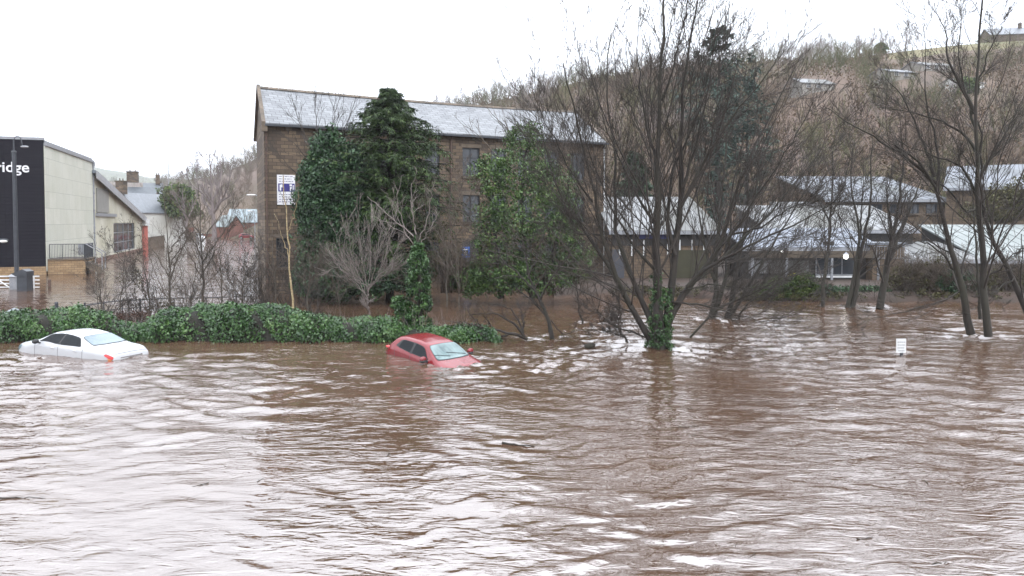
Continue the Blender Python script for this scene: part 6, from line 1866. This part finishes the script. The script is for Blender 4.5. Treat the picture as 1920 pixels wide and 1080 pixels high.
# drifting debris
def stick(label, px, py, ln, rz, r=.02, n=3, name='floating_stick', cat='stick'):
    q = W(px, py); q[2] = float(water_height(np.array([q[0]]), np.array([q[1]]))[0]) + r * .6
    o = thing(name, q, label, cat)
    t = Tubes(); d = np.array([math.cos(rz), math.sin(rz), 0])
    p_, r_ = grow((q - d * ln / 2)[None], d[None], np.array([ln]), np.array([r]), 8, .07, 0); p_[..., 2] = q[2] + rng.normal(0, .01, p_.shape[:2])
    t.add(p_, r_, 6)
    if n:
        s, dd, l, rr2 = spawn(p_, r_, n, .3, .95, (.4, .9), (.2, .4), .5); dd[:, 2] = np.abs(dd[:, 2]) * .4 + .05
        pp, r3 = grow(s, dd, l, rr2, 4, .1, .02); t.add(pp, r3, 4)
    t.build('stem', M['bark'], o)
stick('dark forked stick drifting in the middle of the river', 972, 833, .75, R(-20), .028)
stick('long thin twig floating at the left edge of the foreground', 40, 935, .8, R(2), .012, 1)
stick('small dark sprig with upturned tips floating near the bottom right', 1622, 1010, .28, R(10), .012, 5)
stick('short straight twig floating below the bottom right sprig', 1764, 1055, .3, R(15), .010, 1)
stick('curved twig drifting in the dark reflection of the ivy wrapped tree', 1300, 800, .8, R(8), .010, 2)
stick('thin pale twig drifting just above the curved twig', 1303, 767, .6, R(-35), .008, 0)
q = W(1105, 650)
dl = thing('driftwood_clump', q, 'dark lump of driftwood breaking the surface left of the ivy wrapped tree', 'driftwood')
MB().ball(q + [0, 0, .02], .22, .16, .12, rot=.4).ball(q + [.14, .02, .05], .10, .12, .10).build('lump', M['bark'], dl, smooth=True)
MB().cyl(q, q + [-.3, 0, .16], .03, .01).cyl(q, q + [.3, .1, .1], .03, .01).build('snags', M['bark'], dl)
lt = None
for k in range(16):
    px, py = rng.uniform(150, 1850), rng.uniform(700, 1060)
    q = W(px, py); q[2] = float(water_height(np.array([q[0]]), np.array([q[1]]))[0]) + .012
    o = bpy.data.objects.new('floating_twig', None); COL.objects.link(o); o.location = q; o.rotation_euler = (0, 0, rng.uniform(0, 6.28)); s = rng.uniform(.6, 1.5); o.scale = (s, s, s)
    tag(o, 'tiny dark twig drifting on the open brown water', 'twig', 'tiny twigs drifting on the flood')
    if lt is None:
        t = Tubes(); p_, r_ = grow(np.array([[-.1, 0, 0.]]), np.array([[1., 0, 0]]), np.array([.2]), np.array([.007]), 6, .12, 0); p_[..., 2] *= .3; t.add(p_, r_, 5)
        s_, dd, l, rr2 = spawn(p_, r_, 3, .3, .95, (.4, .9), (.3, .5), .6); dd[:, 2] = abs(dd[:, 2]) * .3; t.add(*grow(s_, dd, l, rr2, 4, .1, 0), 4)
        lt = t.build('stem', M['bark'], o, base=np.zeros(3))
    else:
        c_ = lt.copy(); COL.objects.link(c_); c_.parent = o

# ------------------------------------------------------------------ damp air over the valley
hz = MB()
x0, x1, y0, y1, z0, z1 = -2480, 2480, -2480, 2480, -3.5, 190
hz.box([x0, y0, z0], [x1 - x0, 0, 0], [0, y1 - y0, 0], [0, 0, z1 - z0])
hm = bpy.data.materials.new('damp_air'); hm.use_nodes = True
hn = hm.node_tree; hn.nodes.clear()
pv = hn.nodes.new('ShaderNodeVolumePrincipled'); ho = hn.nodes.new('ShaderNodeOutputMaterial')
pv.inputs['Color'].default_value = (.93, .94, .97, 1)
pv.inputs['Density'].default_value = .00028
pv.inputs['Anisotropy'].default_value = .0
hn.links.new(pv.outputs[0], ho.inputs['Volume'])
tag(hz.build('haze', hm), kind='stuff')
